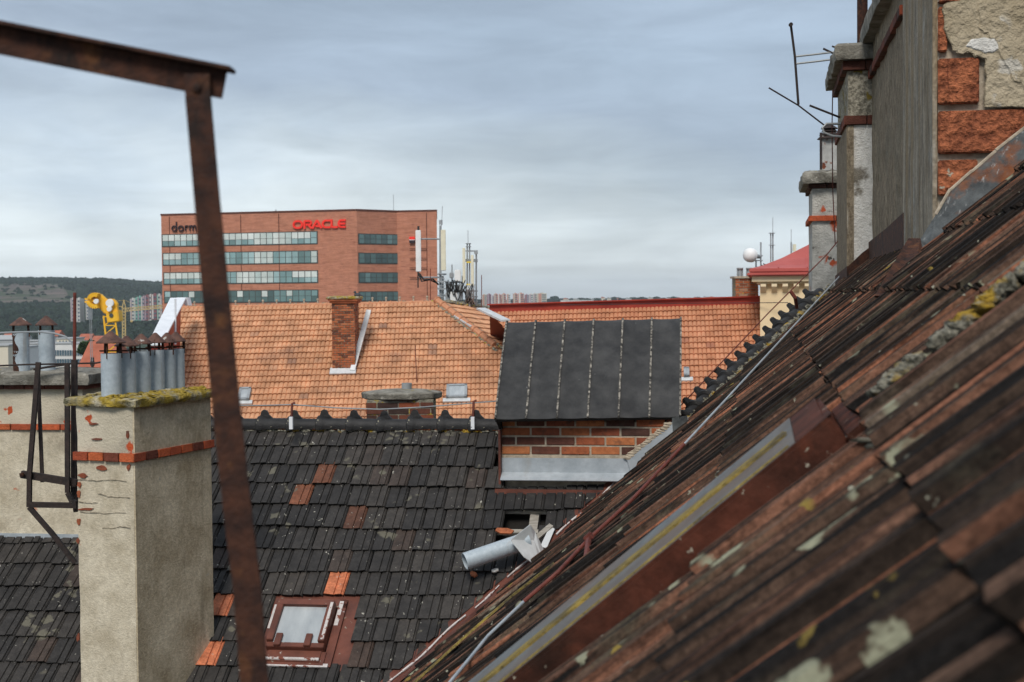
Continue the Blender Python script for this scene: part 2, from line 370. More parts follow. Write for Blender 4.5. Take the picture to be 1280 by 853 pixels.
# the bright and reddish tiles, by the place they lie on
odd = {}
mbs = {'orange': MB()}
main = MB()
prof = [(0, .0), (.03, .014), (.10, .016), (.50, .016), (.525, .003), (.56, .003), (.585, .019), (.86, .021), (.89, .006), (.93, .006), (.955, .012), (1.0, .0)]
def tile(mb, fr, s0, t0, wd, cov, prof, tint, lift, thick, lap=.05, sk=0, rag=.006, both=False, vt=None, rot=0):
    """one tile: frame fr(s, t, h) gives points; s runs down the slope"""
    n = len(prof); top = []; bot = []; low = []
    for i, (x, h) in enumerate(prof):
        tt = t0+x*wd
        e = rnd(-rag, rag) + (-.010 if h < .008 else 0)
        top.append(fr(s0-lap+sk*x, tt, h)); bot.append(fr(s0+cov+e+sk*x+rot*x, tt, h+lift)); low.append(fr(s0+cov+e+sk*x+rot*x-.003, tt, h+lift-thick))
    vs = top+bot+low; fs = []; ts = []
    for i in range(n-1):
        fs.append((i, n+i, n+i+1, i+1)); ts.append(tint if vt is None else vt(i))
        fs.append((n+i, 2*n+i, 2*n+i+1, n+i+1)); ts.append(tint*.8)
    fs.append((0, n, 2*n)); fs.append((n-1, 3*n-1, 2*n-1)); ts += [tint*.8]*2
    mb.add(vs, fs, ts)
specials = [((386, 621), .78, .005), ((408, 596), .745, .01), ((436, 650), .70, 0), ((425, 730), .95, 0), ((268, 759), .9, 0), ((285, 759), .93, 0), ((262, 826), .92, 0), ((440, 700), .6, 0), ((478, 590), .6, 0), ((500, 588), .6, 0), ((590, 600), .6, 0), ((432, 822), .66, 0), ((452, 822), .64, 0)]
sp_idx = {}
def t_off(j): return .5*TW*(j % 2)*0 + .03*sin(j*2.1)
for (px, tv, _) in specials:
    s, t = mid(*px); j = int((s-S0)//TC); i = int((t-t_off(j))//TW); sp_idx[(i, j)] = tv
def inpoly(s, t, q):
    c = False; n = len(q)
    for a in range(n):
        (s1, t1), (s2, t2) = q[a], q[(a+1) % n]
        if (t1 > t) != (t2 > t) and s < (s2-s1)*(t-t1)/(t2-t1)+s1: c = not c
    return c
def hole(s, t):
    x, y, _ = prj(mp(s, t, .02))
    for (x0, x1, y0, y1) in holes:
        if x0 < x < x1 and y0 < y < y1: return True
    return False
tl = mid(97, 712)[1]; ors = []
frM = lambda s, t, h: mp(s, t, h)
for j in range(13):
    for i in range(-36, 14):
        s0 = S0+j*TC; t0 = i*TW+t_off(j); sc_, tcn = s0+TC*.5, t0+TW*.5
        if inpoly(sc_, tcn, win): continue
        if hole(sc_, tcn): continue
        if j < 3 and tcn > dl[1]-.02 and sc_ < dl[0]+.02: continue
        k = (i, j); base = random.choice((.12, .2, .28, .34, .4, .46)) if rnd(0, 1) > .06 else rnd(.5, .6)
        base = min(.62, max(.03, base+.3*NZ.noise(V((t0*.5, s0*.6, 9)))))
        tint = sp_idx.get(k, base)
        sag = .02*sin(t0*1.3+j*.6)+.02*NZ.noise(V((t0*.8, j*.5, 0)))+rnd(-.005, .006)*(3 if rnd(0, 1) < .06 else 1)
        far = i > 3 and rnd(0, 1) < .1
        frs = lambda s, t, h, sag=sag, q=rnd(-.005, .005), hh=rnd(-.003, .006): mp(s+sag, t+q, h+hh)
        mb = main
        if tint > .735: mb = MB(); ors.append(mb)
        tile(mb, frs, s0, t0, TW*.985, TC, prof, tint, .024+rnd(-.004, .006), .017, rot=rnd(-.008, .008))
vclip = (M0+dM*0+V((0, 0, 0)), V((0, 0, 0)))
vc = (E0 - vside*.045, vside)
roofM = main.build('tiled_roof', 'dark_tile', wing, frame=(M0, vM, dM, nM*-1 if False else vM.cross(dM)), clip=(vc,))
for ob_ in ors: ob_.build('replacement_tile', 'dark_tile', wing, frame=(M0, vM, dM, vM.cross(dM)), label='bright orange replacement tile', clip=(vc,))
# boarding under the tiles, battens, back slope and courtyard wall
b = MB(); 
tA, tB = -8.2, 2.6
b.quad(mp(-.05, tA, -.14), mp(5.2, tA, -.14), mp(5.2, tB, -.14), mp(-.05, tB, -.14))
dB = uM*cos(thM)-Z*sin(thM)
b.quad(mp(-.05, tA, -.0), mp(-.05, tB, -.0), mp(-.05, tB, -.0)+dB*5, mp(-.05, tA, 0)+dB*5)
b.build('roof_boarding', 'black_void', wing)  # coloured near black to paint in the darkness inside the roof
b = MB()
for j in range(1, 12): b.box(mp(S0+j*TC-.02, -2.6, -.03), vM, dM, nM, 10, .045, .035)
for t in [x*.85-7 for x in range(11)]: b.box(mp(2.2, t, -.09), vM, dM, nM, .08, 4.4, .09)
b.build('roof_batten', 'timber', wing, clip=(vc,))
b = MB()
e1 = mp(4.6, tA, -.15); e2 = mp(4.6, 2.6, -.15); bk = uM*8.0
for p, q in ((e1, e2), (e2+bk, e1+bk), (e1+bk, e1)):
    b.quad(V((p.x, p.y, 0)), V((q.x, q.y, 0)), q, p)
b.build('wall', 'cream_plaster', wing)
# crested ridge tiles
def ridge_mesh(L, r):
    b = MB(); n = 10; secs = [(0, r*1.0), (L*.04, r*1.28), (L*.15, r*1.32), (L*.24, r*1.12), (L*.34, r*1.0), (L*.98, r*.93)]
    vs = []
    for (x, q) in secs:
        for k in range(n+1):
            a = -.12*pi + pi*1.24*k/n
            vs.append(V((x, cos(a)*q, sin(a)*q)))
    fs = [(i*(n+1)+k, i*(n+1)+k+1, (i+1)*(n+1)+k+1, (i+1)*(n+1)+k) for i in range(len(secs)-1) for k in range(n)]
    fs.append(tuple(range(n+1)))
    b.add(vs, fs)
    b.prism([V((x*r, -.03*r*8/3, z*r)) for x, z in ((.1, 1.1), (2.0, .95), (1.45, 1.45), (1.25, 1.95), (.85, 2.08), (.55, 1.9), (.4, 1.4))], V((0, .16*r*8/3, 0)))
    return b
def ridge_row(parent, A, B, L, r, up, skip=lambda p: False, first=None):
    d = (B-A); n = int(d.length/L); d.normalize(); side = up.cross(d).normalized(); up2 = d.cross(side)
    out = []
    me = None
    for i in range(n):
        p = A+d*(i*L)
        if skip(p): continue
        roll = rnd(-.06, .06); yaw = rnd(-.03, .03); 
        X = (d+side*yaw+up2*rnd(-.02, .02)).normalized(); Y = (side-X*side.dot(X)+up2*roll).normalized(); ZZ = X.cross(Y)
        p = p+up2*rnd(-.008, .008)
        if me is None:
            bb = ridge_mesh(L*1.04, r); bb.v = [p+X*q.x+Y*q.y+ZZ*q.z for q in bb.v]
            o = bb.build('ridge_tile', 'ridge_black', parent, frame=(p, X, Y, ZZ), smooth=40); me = o
        else:
            o = me.copy(); col.objects.link(o); o.parent = parent
            MM = Matrix(((X.x, Y.x, ZZ.x, p.x), (X.y, Y.y, ZZ.y, p.y), (X.z, Y.z, ZZ.z, p.z), (0, 0, 0, 1)))
            o.matrix_basis = Matrix.Translation(-V(parent['_w'])) @ MM
        out.append(o)
    return out
RA = mp(-.0, tA, .02); tE = (E0-M0).dot(vM)
ridge_row(wing, mp(0, -4.1, .035), mp(0, .27, .035), .307, .078, Z)
b = MB()       # bedding mortar under the ridge tiles
for i in range(150):
    t = -5+i*.036
    if t > .3: break
    q = abs(NZ.noise(V((t*2.3, 0, 0))))
    b.blob(mp(.045+rnd(-.01, .015), t, .02), .035, .03, .018+.035*q, 6, 4, .4, seed=i)
b.build('ridge_mortar', 'lichen_mortar', wing)['kind'] = 'stuff'
b = MB()
for i in range(60):
    t = rnd(-3.6, .25)
    a = mp(.05, t, .045); w_ = rnd(.02, .07)
    b.box(a, vM, dM, nM, w_, .03, .012)
b.build('broken_tile_edge', 'broken_orange', wing)['kind'] = 'stuff'
# lightning conductor above the ridge with two stays
b = MB()
pts = [P(x, y, 14.05) for x, y in ((288, 507), (330, 507), (365, 506), (420, 510), (475, 512), (530, 509), (592, 504), (640, 500), (700, 497))]
cond = thing('ridge_conductor', P(365, 530, 14), 'thin pale lightning conductor wire held on rust red stays above the crested ridge', 'wire')
b.tube(pts, .006, 6); b.build('wire', 'grey_metal', cond)
for (x, y0, y1) in ((365, 505, 536), (592, 502, 536)):
    b = MB(); A_, B_ = P(x-1, y1-2, 13.95), P(x, y0, 13.98); b.tube([A_, A_.lerp(B_, .6), B_, B_+V((.03, 0, .01))], .012, 6)
    st = b.build('stay', 'rust_red', cond)
    b = MB(); b.box(P(x-1, y1-7, 13.9), vM, uM, Z, .035, .03, .12); b.build('clamp', 'white_metal', st)

# ---- roof window in the middle wing
def frame_quad(pts, inset):  # pts in (s,t) ordered tl,tr,br,bl
    return pts
s0, s1 = mid(390, 752)[0], mid(380, 836)[0]
tlx, trx = mid(346, 752)[1], mid(436, 752)[1]
rw = MB()
def sbox(b, sa, sb, ta, tb, h0, h1, t=.5): b.box(mp((sa+sb)/2, (ta+tb)/2, (h0+h1)/2), vM, dM, nM, tb-ta, sb-sa, h1-h0, t)
ta, tb = mid(352, 762)[1], mid(422, 762)[1]; sa, sb = mid(380, 762)[0], mid(380, 819)[0]
sbox(rw, sa-.0, sa+.06, ta, tb, .02, .13)
sbox(rw, sb-.05, sb, ta, tb, .02, .1)
sbox(rw, sa+.06, sb-.05, ta, ta+.055, .02, .13); sbox(rw, sa+.06, sb-.05, tb-.055, tb, .02, .13)
window = rw.build('roof_window', 'brown_metal', wing, frame=(mp(sa, ta, .02), vM, dM, vM.cross(dM)), bevel=.004, label='brown framed roof window among dark tiles')
g = MB(); g.box(mp((sa+sb)/2, (ta+tb)/2, .09), vM, dM, nM, tb-ta-.1, sb-sa-.1, .012); g.build('pane', 'skylight_glass', window)
g = MB(); sbox(g, s0-.2, s1+.02, tlx-.14, trx+.2, -.03, .004); sbox(g, s0, sa, tlx, trx, .015, .03); sbox(g, s0+.0, s1, trx-.07, trx, .015, .03); sbox(g, sa, s1, tlx, ta, .015, .03)
sbox(g, sb, s1, ta-.02, tb+.02, .0, .045); sbox(g, sb, s1-.03, ta+.02, tb-.02, .045, .055)
g.build('window_flashing', 'brown_metal', window)
g = MB(); g.tube([mp(s1-.05, ta+.02, .06), mp(s1-.05, tb-.02, .06)], .014, 8); sbox(g, s1-.02, s1+.015, ta-.02, tb+.06, .03, .045)
sbox(g, sa+.03, sb-.06, tb-.03, tb-.005, .13, .134); sbox(g, s0+.02, sa+.2, trx-.065, trx-.03, .03, .034); sbox(g, sa-.02, sa+.25, tlx+.005, tlx+.03, .03, .034)
g.build('peeling_trim', 'peeling_white', window)
for k in (.2, .72):
    g = MB(); tt = ta+(tb-ta)*k; sbox(g, sb-.13, sb-.0, tt-.028, tt+.028, .1, .125); g.build('clip', 'brown_metal', window, bevel=.004)

# ---- valley flashing
b = MB(); L0 = -6.5; N = 60; va = []
upv = nM
for i in range(N+1):
    q = E0 + vd*(L0*(i/N))
    w1 = .10+.015*NZ.noise(V((i*.8, 0, 0)))
    va.append((q-vM*w1*1.3+Z*.0, q))
rows = []
def onM(q, h): return q - nM*((q-M0).dot(nM)-h)
def onR(q, h): return q - nR*((q-R0).dot(nR)-h)
A_ = [onM(E0+vd*(L0*i/N)-vside*.12, .02) for i in range(N+1)]
B_ = [E0+vd*(L0*i/N)+Z*.035 for i in range(N+1)]
C_ = [onR(E0+vd*(L0*i/N)+vside*.3, .008) for i in range(N+1)]
for i in range(N):
    b.quad(A_[i], B_[i], B_[i+1], A_[i+1]); b.quad(B_[i], C_[i], C_[i+1], B_[i+1])
b.build('valley_flashing', 'brown_metal', wing)
b = MB()
for i in range(8, N):
    a0 = E0+vd*(L0*i/N)-vside*(.03+.012*sin(i*.9)); a1 = E0+vd*(L0*(i+1)/N)-vside*(.03+.012*sin((i+1)*.9))
    if NZ.noise(V((i*.5, 2, 0))) < -.12: continue
    b.tube([onM(a0, .04), onM(a1, .04)], .006+.006*abs(sin(i*1.7)), 5)
b.build('valley_edge', 'peeling_white', wing)

# ============================================================ right wing: the roof the camera looks along
near = thing('near_wing', rp(5, -1).xy.to_3d(), 'steep near roof of weathered black and rust coloured clay tiles filling the lower right', 'building')
hipA = E0 + V((0, 0, 0))
hT = pl(1068, 334, R0, nR)
hipd = (hT-E0).normalized()
hn = nR.cross(hipd).normalized()
if hn.dot(uR) < 0: hn = -hn
UW, WC = .27, .80
W00 = .40
profR = [(0, .0), (.02, .026), (.06, .046), (.14, .050), (.20, .036), (.24, .006), (.27, .0), (.33, .004), (.40, .022), (.47, .026), (.54, .018), (.58, .0), (.61, .0), (.66, .022), (.74, .036), (.80, .036), (.86, .02), (.90, .002), (.94, .0), (1, .0)]
b = MB()
skU0, skU1 = rr(1058, 600)[0], rr(1000, 512)[0]
H = .12
su0, su1, sw1 = 4.1, 4.97, rr(1071, 563)[1]+.0
sky_u = (su0, su1); sky_w = (-2.6, sw1+.04)
frR = lambda s, t, h: R0 + uR*t - wR*s + nR*h
un = sorted(range(0))
def rtile(u0, c, wid, cov, sc=1):
    s0 = -(W00 + c*cov)  # top... s runs down: tile covers w from W00+(c+1)cov down to W00+c*cov
    base = random.choice((.08, .2, .3, .4, .45, .52, .6, .7))
    tv = [min(1, max(0, base+rnd(-.22, .22))) for _ in profR]
    return base, tv
u = .25; ci = 0
lp = MB()
cols = []
while u < 24:
    wd_ = .40 if u < 2.4 else (.32 if u < 4.5 else .26)
    wd_ *= 1+rnd(-.02, .02); cols.append((u, wd_)); u += wd_
for ci, (u0, UW) in enumerate(cols):
    wcov = WC*.72; ksc = (UW/.27)*1.05
    off = .045*NZ.noise(V((ci*.37, 0, 0)))
    cbase = random.choice((.06, .15, .25, .33, .38, .42, .5, .58, .66)); ctv = [rnd(-.26, .28) for _ in profR]
    for c in range(-11, 12):
        wlo = W00+c*wcov+off*.6
        if wlo < -5.2: continue
        um = u0+UW*.5
        if sky_u[0]-.06 < um < sky_u[1]+.06 and sky_w[0] < wlo+wcov*.5 < sky_w[1]+.0: continue
        # chimneys stand here
        base = cbase if rnd(0, 1) < .82 else random.choice((.06, .15, .25, .33, .38, .42, .5, .58, .68))
        if rnd(0, 1) < .03: base = .85
        tv = []
        for k in range(len(profR)-1):
            tv.append(min(1, max(0, base+ctv[k]+rnd(-.06, .06))))
        # the channels between the rolls are painted darker as shadow lines, the rolls redder
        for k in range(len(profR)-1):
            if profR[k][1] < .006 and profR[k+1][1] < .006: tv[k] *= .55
        q1, q2, q3 = rnd(-.004, .004), rnd(0, .008), rnd(-.006, .006)
        fr = lambda s, t, h, q1=q1, q2=q2: R0 + uR*(t+q1) - wR*s + nR*(h*ksc+q2)
        tile(b, fr, -(wlo+wcov), u0, UW*.97, wcov, profR, base, .028+rnd(-.006, .008), .022, lap=.07, rag=.008, vt=lambda i, tv=tv: tv[i], rot=rnd(-.02, .02))
vcl = (E0+vside*.13, -vside)
hcl = (E0 - hn*0, hn)
roofR = b.build('tiled_roof', 'near_tile', near, frame=(R0, uR, wR, uR.cross(wR)), clip=(hcl, vcl))
# boarding
b = MB(); b.quad(rp(-1.5, -3.2, -.03), rp(-1.5, 6.2, -.03), rp(26, 6.2, -.03), rp(26, -3.2, -.03))
b.build('roof_boarding', 'black_void', near, clip=((E0-hn*.03, hn), (E0, -vside)))
b = MB()      # far slope beyond the hip and the ridge's other side, outer walls
T2 = E0+hipd*8
fd = (hn*1.0 - Z*1.2).normalized()
b.quad(E0, E0+fd*9, T2+fd*9, T2)
top1, top2 = rp(-1.5, 6.2, -.03), rp(14, 6.2, -.03); bd = vR*cos(phR)-Z*sin(phR)
b.quad(top1, top1+bd*6, top2+bd*6, top2)
b.build('rear_slope', 'ridge_black', near)
b = MB(); e1, e2 = rp(-1.5, -3.2, -.1), rp(8, -3.2, -.1)
b.quad(V((e1.x, e1.y, 0)), V((e2.x, e2.y, 0)), e2, e1)
for (p, q) in ((rp(-1.5, -3.2, -.1), rp(-1.5, 6.2, -.1)),):
    b.quad(V((p.x, p.y, 0)), V((q.x, q.y, 0)), q, p)
b.build('wall', 'cream_plaster', near)
# hip tiles climbing the far edge
hup = (nR + (hn*.3+Z*.2)).normalized()
ridge_row(near, E0+hipd*.12+nR*.05, E0+hipd*4.6+nR*.05, .29, .085, hup)
b = MB()
for i in range(90):
    p = E0+hipd*(i*.052)-hn*rnd(.04, .10)+nR*.03
    b.blob(p, .05, .05, .03+.02*rnd(0, 1), 6, 4, .5, seed=i*1.3)
b.build('hip_mortar', 'lichen_mortar', near)['kind'] = 'stuff'

# mortar lumps on a seam of the near roof
b = MB()
l0, l1 = pl(1098, 492, R0+nR*.085, nR), pl(1290, 332, R0+nR*.085, nR)
for i in range(70):
    k_ = i/69
    if .27 < k_ < .38 or .6 < k_ < .68: continue
    b.blob(l0.lerp(l1, k_)+uR*rnd(-.03, .03), .03, .022, .012+rnd(0, .014), 10, 8, .4, seed=i*.9)
b.build('seam_mortar', 'lichen_mortar', near, smooth=True)['kind'] = 'stuff'
b = MB(); b.blob(pl(1092, 550, R0+nR*.05, nR), .05, .02, .008, 10, 6, .4, seed=3); b.blob(pl(1098, 560, R0+nR*.04, nR), .03, .03, .015, 10, 6, .4, seed=8)
b.build('seam_mortar', 'lichen_mortar', near, smooth=True)
# ochre lichen covered strip lying between tile ribs near the valley
b = MB()
pa = [pl(x, y, R0+nR*.085, nR) for x, y in ((690, 706), (640, 745), (580, 797), (515, 856), (470, 895))]
for i in range(4): b.bar(pa[i], pa[i+1], .05, .012, side=nR)
b.build('lichen_strip', 'yellow_lichen', near)
# snow hooks in red
for (x, y) in ((736, 672), (664, 817), (1106, 292)):
    b = MB(); p = pl(x, y, R0+nR*.1, nR); q = p - uR*.45 if x < 1000 else p-uR*.9
    sc = (p-C0).length/13
    b.bar(p, q-nR*.06, .03, .02, side=nR); b.box(p+nR*.0, wR, uR, nR, .05, .05, .04)
    b.build('conductor_holder', 'rust_red', near, bevel=.004)
# conductor wire down the slope
cw = [(1134, 262), (1104, 291), (1050, 345), (980, 421), (908, 499), (855, 556), (790, 630), (737, 678), (700, 727), (664, 768), (612, 800), (590, 853), (560, 880)]
cw = [(1134, 262), (1104, 291), (1050, 345), (980, 421), (908, 499), (855, 556), (790, 625), (737, 673), (698, 715), (655, 752), (610, 795), (575, 838), (555, 862)]
b = MB(); b.tube([pl(x, y, R0+nR*.09, nR) for x, y in cw], .008, 8)
wire = b.build('conductor_wire', 'zinc', None); tag(wire, 'long bare conductor wire running diagonally down the near tiled roof on red holders', 'wire')
b = MB(); b.tube([pl(x, y, R0+nR*.09, nR) for x, y in cw[5:10]], .011, 8); b.build('rust_sleeve', 'rust_red', wire)
b = MB(); pw = [P(1047, 302, 17), P(1034, 318, 16.8), P(960, 392, 16), P(905, 450, 15), P(855, 503, 14.3), P(838, 520, 14)]
b.tube(pw, .007, 6)
w2 = b.build('span_wire', 'rust_red', None); tag(w2, 'thin rust red wire stretched in the air along the crested hip', 'wire')
for (x, y, x2, y2) in ((893, 463, 902, 475), (988, 364, 996, 385)):
    b = MB(); b.tube([P(x, y, 14.9), P((x+x2)/2+2, (y+y2)/2-2, 14.9), P(x2, y2, 15)], .02, 6); b.build('wire_post', 'rust_red', w2)

# ---- the large near skylight
(u0, u1), (w0, w1) = sky_u, (sky_w[0], sw1)
def rbox(b, ua, ub, wa, wb, h0, h1, t=.5): b.box(rp((ua+ub)/2, (wa+wb)/2, (h0+h1)/2), uR, wR, nR, ub-ua, wb-wa, h1-h0, t)
b = MB(); rbox(b, u0, u0+.035, w0, w1, -.02, H); rbox(b, u1-.03, u1, w0, w1, -.02, H); rbox(b, u0+.035, u1-.03, w1-.13, w1, -.02, H); rbox(b, u0+.035, u1-.03, w0, w0+.1, -.02, H)
sk = b.build('roof_window', 'brown_frame', near, frame=(rp(u0, w0), uR, wR, uR.cross(wR)), bevel=.012, label='large brown framed skylight in the near roof with yellow lichen on its glass')
b = MB(); rbox(b, u0+.03, u1-.02, w0+.08, w1-.12, H-.02, H+.002); b.build('pane', 'dirty_glass', sk, frame=(rp(u0, w0), uR, wR, uR.cross(wR)))
b = MB(); uc = u0+(u1-u0)*.5; rbox(b, uc-.07, uc+.06, w0+.1, w1-.14, H-.02, H+.010)
b.build('glazing_bar', 'yellow_lichen', sk, bevel=.006)
b = MB(); rbox(b, u0+.036, u0+.06, w0+.1, w1-.14, H-.02, H+.006); b.build('putty_line', 'yellow_lichen', sk)
b = MB(); rbox(b, u0-.07, u0+.0, w0, w1+.04, .0, .03); rbox(b, u0-.02, u1, w1, w1+.07, .0, .05)
b.build('window_flashing', 'brown_frame', sk, bevel=.006)
# ============================================================ dormer
def brickwall(b, o, X, Y, n, w, h, bl, bh, j=.012, skip=lambda x, z: False, depth=.03, tl=(0, 1), offs=None):
    """bricks as boxes; o = lower left of the wall face, X right, Y up, n out"""
    r = 0; z = 0
    while z+bh*.6 < h:
        x = -(bl*.5 if r % 2 else 0)+(offs[r] if offs else 0)
        while x < w:
            xa, xb = max(0, x), min(w, x+bl-j)
            if xb-xa > .02 and not skip((xa+xb)/2, z+bh/2):
                b.box(o+X*((xa+xb)/2)+Y*(z+(bh-j)/2)+n*(rnd(-.003, .004)-depth/2+.006), X, Y, n, xb-xa-rnd(0, .004), bh-j-rnd(0, .003), depth, rnd(*tl))
            x += bl
        z += bh; r += 1
KL = mp(*mid(628, 603)); dyw = R(8)
wl = KL
h_w = toy(wl, 527); wr = wl + vM*tox(wl, vM, 862)
dormer = thing('dormer', wl, 'wide dormer with a sloping black sheet roof in six strips above red brick', 'dormer')
no = -uM
bl, bh = (wr-wl).length*37.5/234, 11.9/78*h_w
b = MB(); b.box((wl+wr)/2+Z*(h_w/2-.6)+uM*.3, vM, uM, Z, (wr-wl).length, .6, h_w+1.2); b.build('wall', 'mortar_light', dormer)
b = MB(); zb = toy(wl, 567.5)
brickwall(b, wl+Z*zb-uM*.002, vM, Z, no, (wr-wl).length, h_w-zb+.03, bl, bh, j=.016, tl=(.0, 1))
b.build('brickwork', 'brick_red', dormer, bevel=.003)
# base flashing: upright sheet and the sloping foot
b = MB(); z1, z2 = toy(wl, 590), toy(wl, 572)
wE = tox(wl, vM, 800)
b.box(wl+vM*wE/2+Z*((z1+z2)/2)+no*.02, vM, uM, Z, wE, .006, z2-z1)
b.prism([wl+Z*z1+no*.02, wl+Z*z1+no*.03, mp(*mid(628, 603), .05)+no*.12, mp(*mid(628, 603), .04)+no*.12], vM*wE)
b.build('base_flashing', 'zinc', dormer)
b = MB(); b.box(wl+vM*wE/2+no*.14+Z*-.07, vM, uM, Z, wE+.1, .02, .05); b.box(wl+vM*(-.012)+Z*(h_w*.42)+no*.04, vM, uM, Z, .02, .1, h_w*.9); b.build('flashing_edge', 'brown_metal', dormer)
# stepped sheet running up where the wall meets the near roof
b = MB()
dgl = [(786, 604), (800, 590), (826, 560), (858, 522)]
K2 = wl+no*.035
def onw(x, y): return pl(x, y, K2, uM)
A_ = [onw(784, 575), onw(838, 530), onw(846, 520)]; B_ = [onw(795, 612), onw(850, 552), onw(870, 526)]
for i in range(2): b.prism([A_[i], A_[i+1], B_[i+1], B_[i]], no*.012)
b.build('side_flashing', 'zinc', dormer)
b = MB(); b.prism([onw(840, 522), onw(859, 520), onw(861, 533), onw(842, 552)], no*.03); b.build('lead_corner', 'lead', dormer)
b = MB()
for i in range(16):
    p = onw(786, 572).lerp(onw(838, 530), i/15); b.blob(p, .05, .02, .018, 8, 6, .3, seed=i)
b.build('fillet_mortar', 'mortar_light', dormer)
# sheet roof
dA, dB_ = 13.05, 14.3
fl, fr_ = P(619, 524, dA), P(850, 521, dA+.0)
bl_, br_ = P(634, 396, dB_), P(851, 391, dB_)
N6 = 6; b = MB(); up_ = ((bl_-fl).cross(fr_-fl)).normalized()
if up_.z < 0: up_ = -up_
def rs(a, s): 
    """a across 0..1, s up 0..1 with a rounded top"""
    p = fl.lerp(fr_, a).lerp(bl_.lerp(br_, a), s)
    return p + up_*(.03*sin(min(1, max(0, s))*pi)) - Z*(.10*max(0, s-.9)**2*100*.6)
S_ = [0, .15, .3, .45, .6, .75, .86, .92, .96, 1.0]
for k in range(N6):
    for i in range(len(S_)-1):
        for m in range(3):
            a0, a1 = (k+m/3)/N6, (k+(m+1)/3)/N6; d0 = .008*sin(pi*m/3); d1 = .008*sin(pi*(m+1)/3)
            b.quad(rs(a0, S_[i])-up_*d0, rs(a1, S_[i])-up_*d1, rs(a1, S_[i+1])-up_*d1, rs(a0, S_[i+1])-up_*d0)
b.build('sheet_roof', 'bitumen', dormer, smooth=True)
for k in range(N6+1):
    b = MB(); pts = [rs(k/N6, s)+up_*.012 for s in S_]
    for i in range(len(pts)-1): b.bar(pts[i]-up_*.008, pts[i+1]-up_*.008, .017, .026, side=up_)
    b.build('seam', 'seam', dormer)
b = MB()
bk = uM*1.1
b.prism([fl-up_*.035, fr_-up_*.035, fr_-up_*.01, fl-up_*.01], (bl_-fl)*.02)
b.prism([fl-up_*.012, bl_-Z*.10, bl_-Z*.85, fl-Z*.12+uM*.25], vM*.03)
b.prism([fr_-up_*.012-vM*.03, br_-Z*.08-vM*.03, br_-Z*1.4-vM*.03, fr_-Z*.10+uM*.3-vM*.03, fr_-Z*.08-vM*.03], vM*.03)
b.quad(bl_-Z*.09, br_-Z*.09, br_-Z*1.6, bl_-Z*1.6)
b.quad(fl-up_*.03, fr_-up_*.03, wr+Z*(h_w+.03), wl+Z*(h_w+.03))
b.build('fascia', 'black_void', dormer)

# ============================================================ chimneys
def frameof(yaw): a = R(yaw); return V((cos(a), -sin(a), 0)), V((sin(a), cos(a), 0))
def slab(b, c, X, Y, w, d, h, jag=.012, n=14, seed=0, t=.5, taper=.0):
    """slab with irregular broken edges; c = centre of the underside"""
    pts = []
    per = [(-w/2+w*i/n, -d/2) for i in range(n)]+[(w/2, -d/2+d*i/n) for i in range(n)]+[(w/2-w*i/n, d/2) for i in range(n)]+[(-w/2, d/2-d*i/n) for i in range(n)]
    lay = []
    for li, (z, sc_) in enumerate(((0, -.012), (h*.35, .004), (h*.8, 0), (h, -.03-taper))):
        L = []
        for (x, y) in per:
            q = NZ.noise(V((x*9+seed, y*9, z*20)))*jag*2.2+NZ.noise(V((x*30, y*30+seed, z*9)))*jag
            r = sqrt(x*x+y*y)+1e-6
            L.append(c+X*(x*(1+(sc_+q)/r))+Y*(y*(1+(sc_+q)/r))+Z*(z+(NZ.noise(V((x*14, y*14, seed)))*jag*1.4 if z > 0 else NZ.noise(V((x*18, y*18, seed)))*jag*.8)))
        lay.append(L)
    m = len(per); vs = [p for L in lay for p in L]; fs = []
    for i in range(3):
        for k in range(m): fs.append((i*m+k, i*m+(k+1) % m, (i+1)*m+(k+1) % m, (i+1)*m+k))
    fs.append(tuple(range(m))[::-1])
    # top as a bumpy grid
    b.add(vs, fs, t)
    G_ = 16; o = []
    for i in range(G_+1):
        for k in range(G_+1):
            x, y = (i/G_-.5)*(w-.05-2*taper), (k/G_-.5)*(d-.05-2*taper); e = max(abs(i/G_-.5), abs(k/G_-.5))*2
            o.append(c+X*x+Y*y+Z*(h-.006+abs(NZ.noise(V((x*12, y*12, seed+4))))*jag*2.6*(1 if e < 1 else 0)+(1-e)*taper*.4))
    b.add(o, [(i*(G_+1)+k, (i+1)*(G_+1)+k, (i+1)*(G_+1)+k+1, i*(G_+1)+k+1) for i in range(G_) for k in range(G_)], t)
def bandbox(b, c, X, Y, w, d, h, bl, tl, out=.03):
    """one projecting brick course around a stack; c = centre at the band's foot"""
    for (sx, sy, ax, L) in ((0, -1, X, w), (1, 0, Y, d), (0, 1, X, w), (-1, 0, Y, d)):
        nrm = X*sx+Y*sy; half = (d if sx == 0 else w)/2
        n = max(1, round((L+2*out)/bl)); l = (L+2*out)/n
        for i in range(n):
            e = rnd(0, .006)
            b.box(c+nrm*(half-.03+out-.0-e)+ax*(-(L/2+out)+l*(i+.5))+Z*h/2, ax, nrm, Z, l-.01, .06, h*rnd(.9, 1), rnd(*tl))
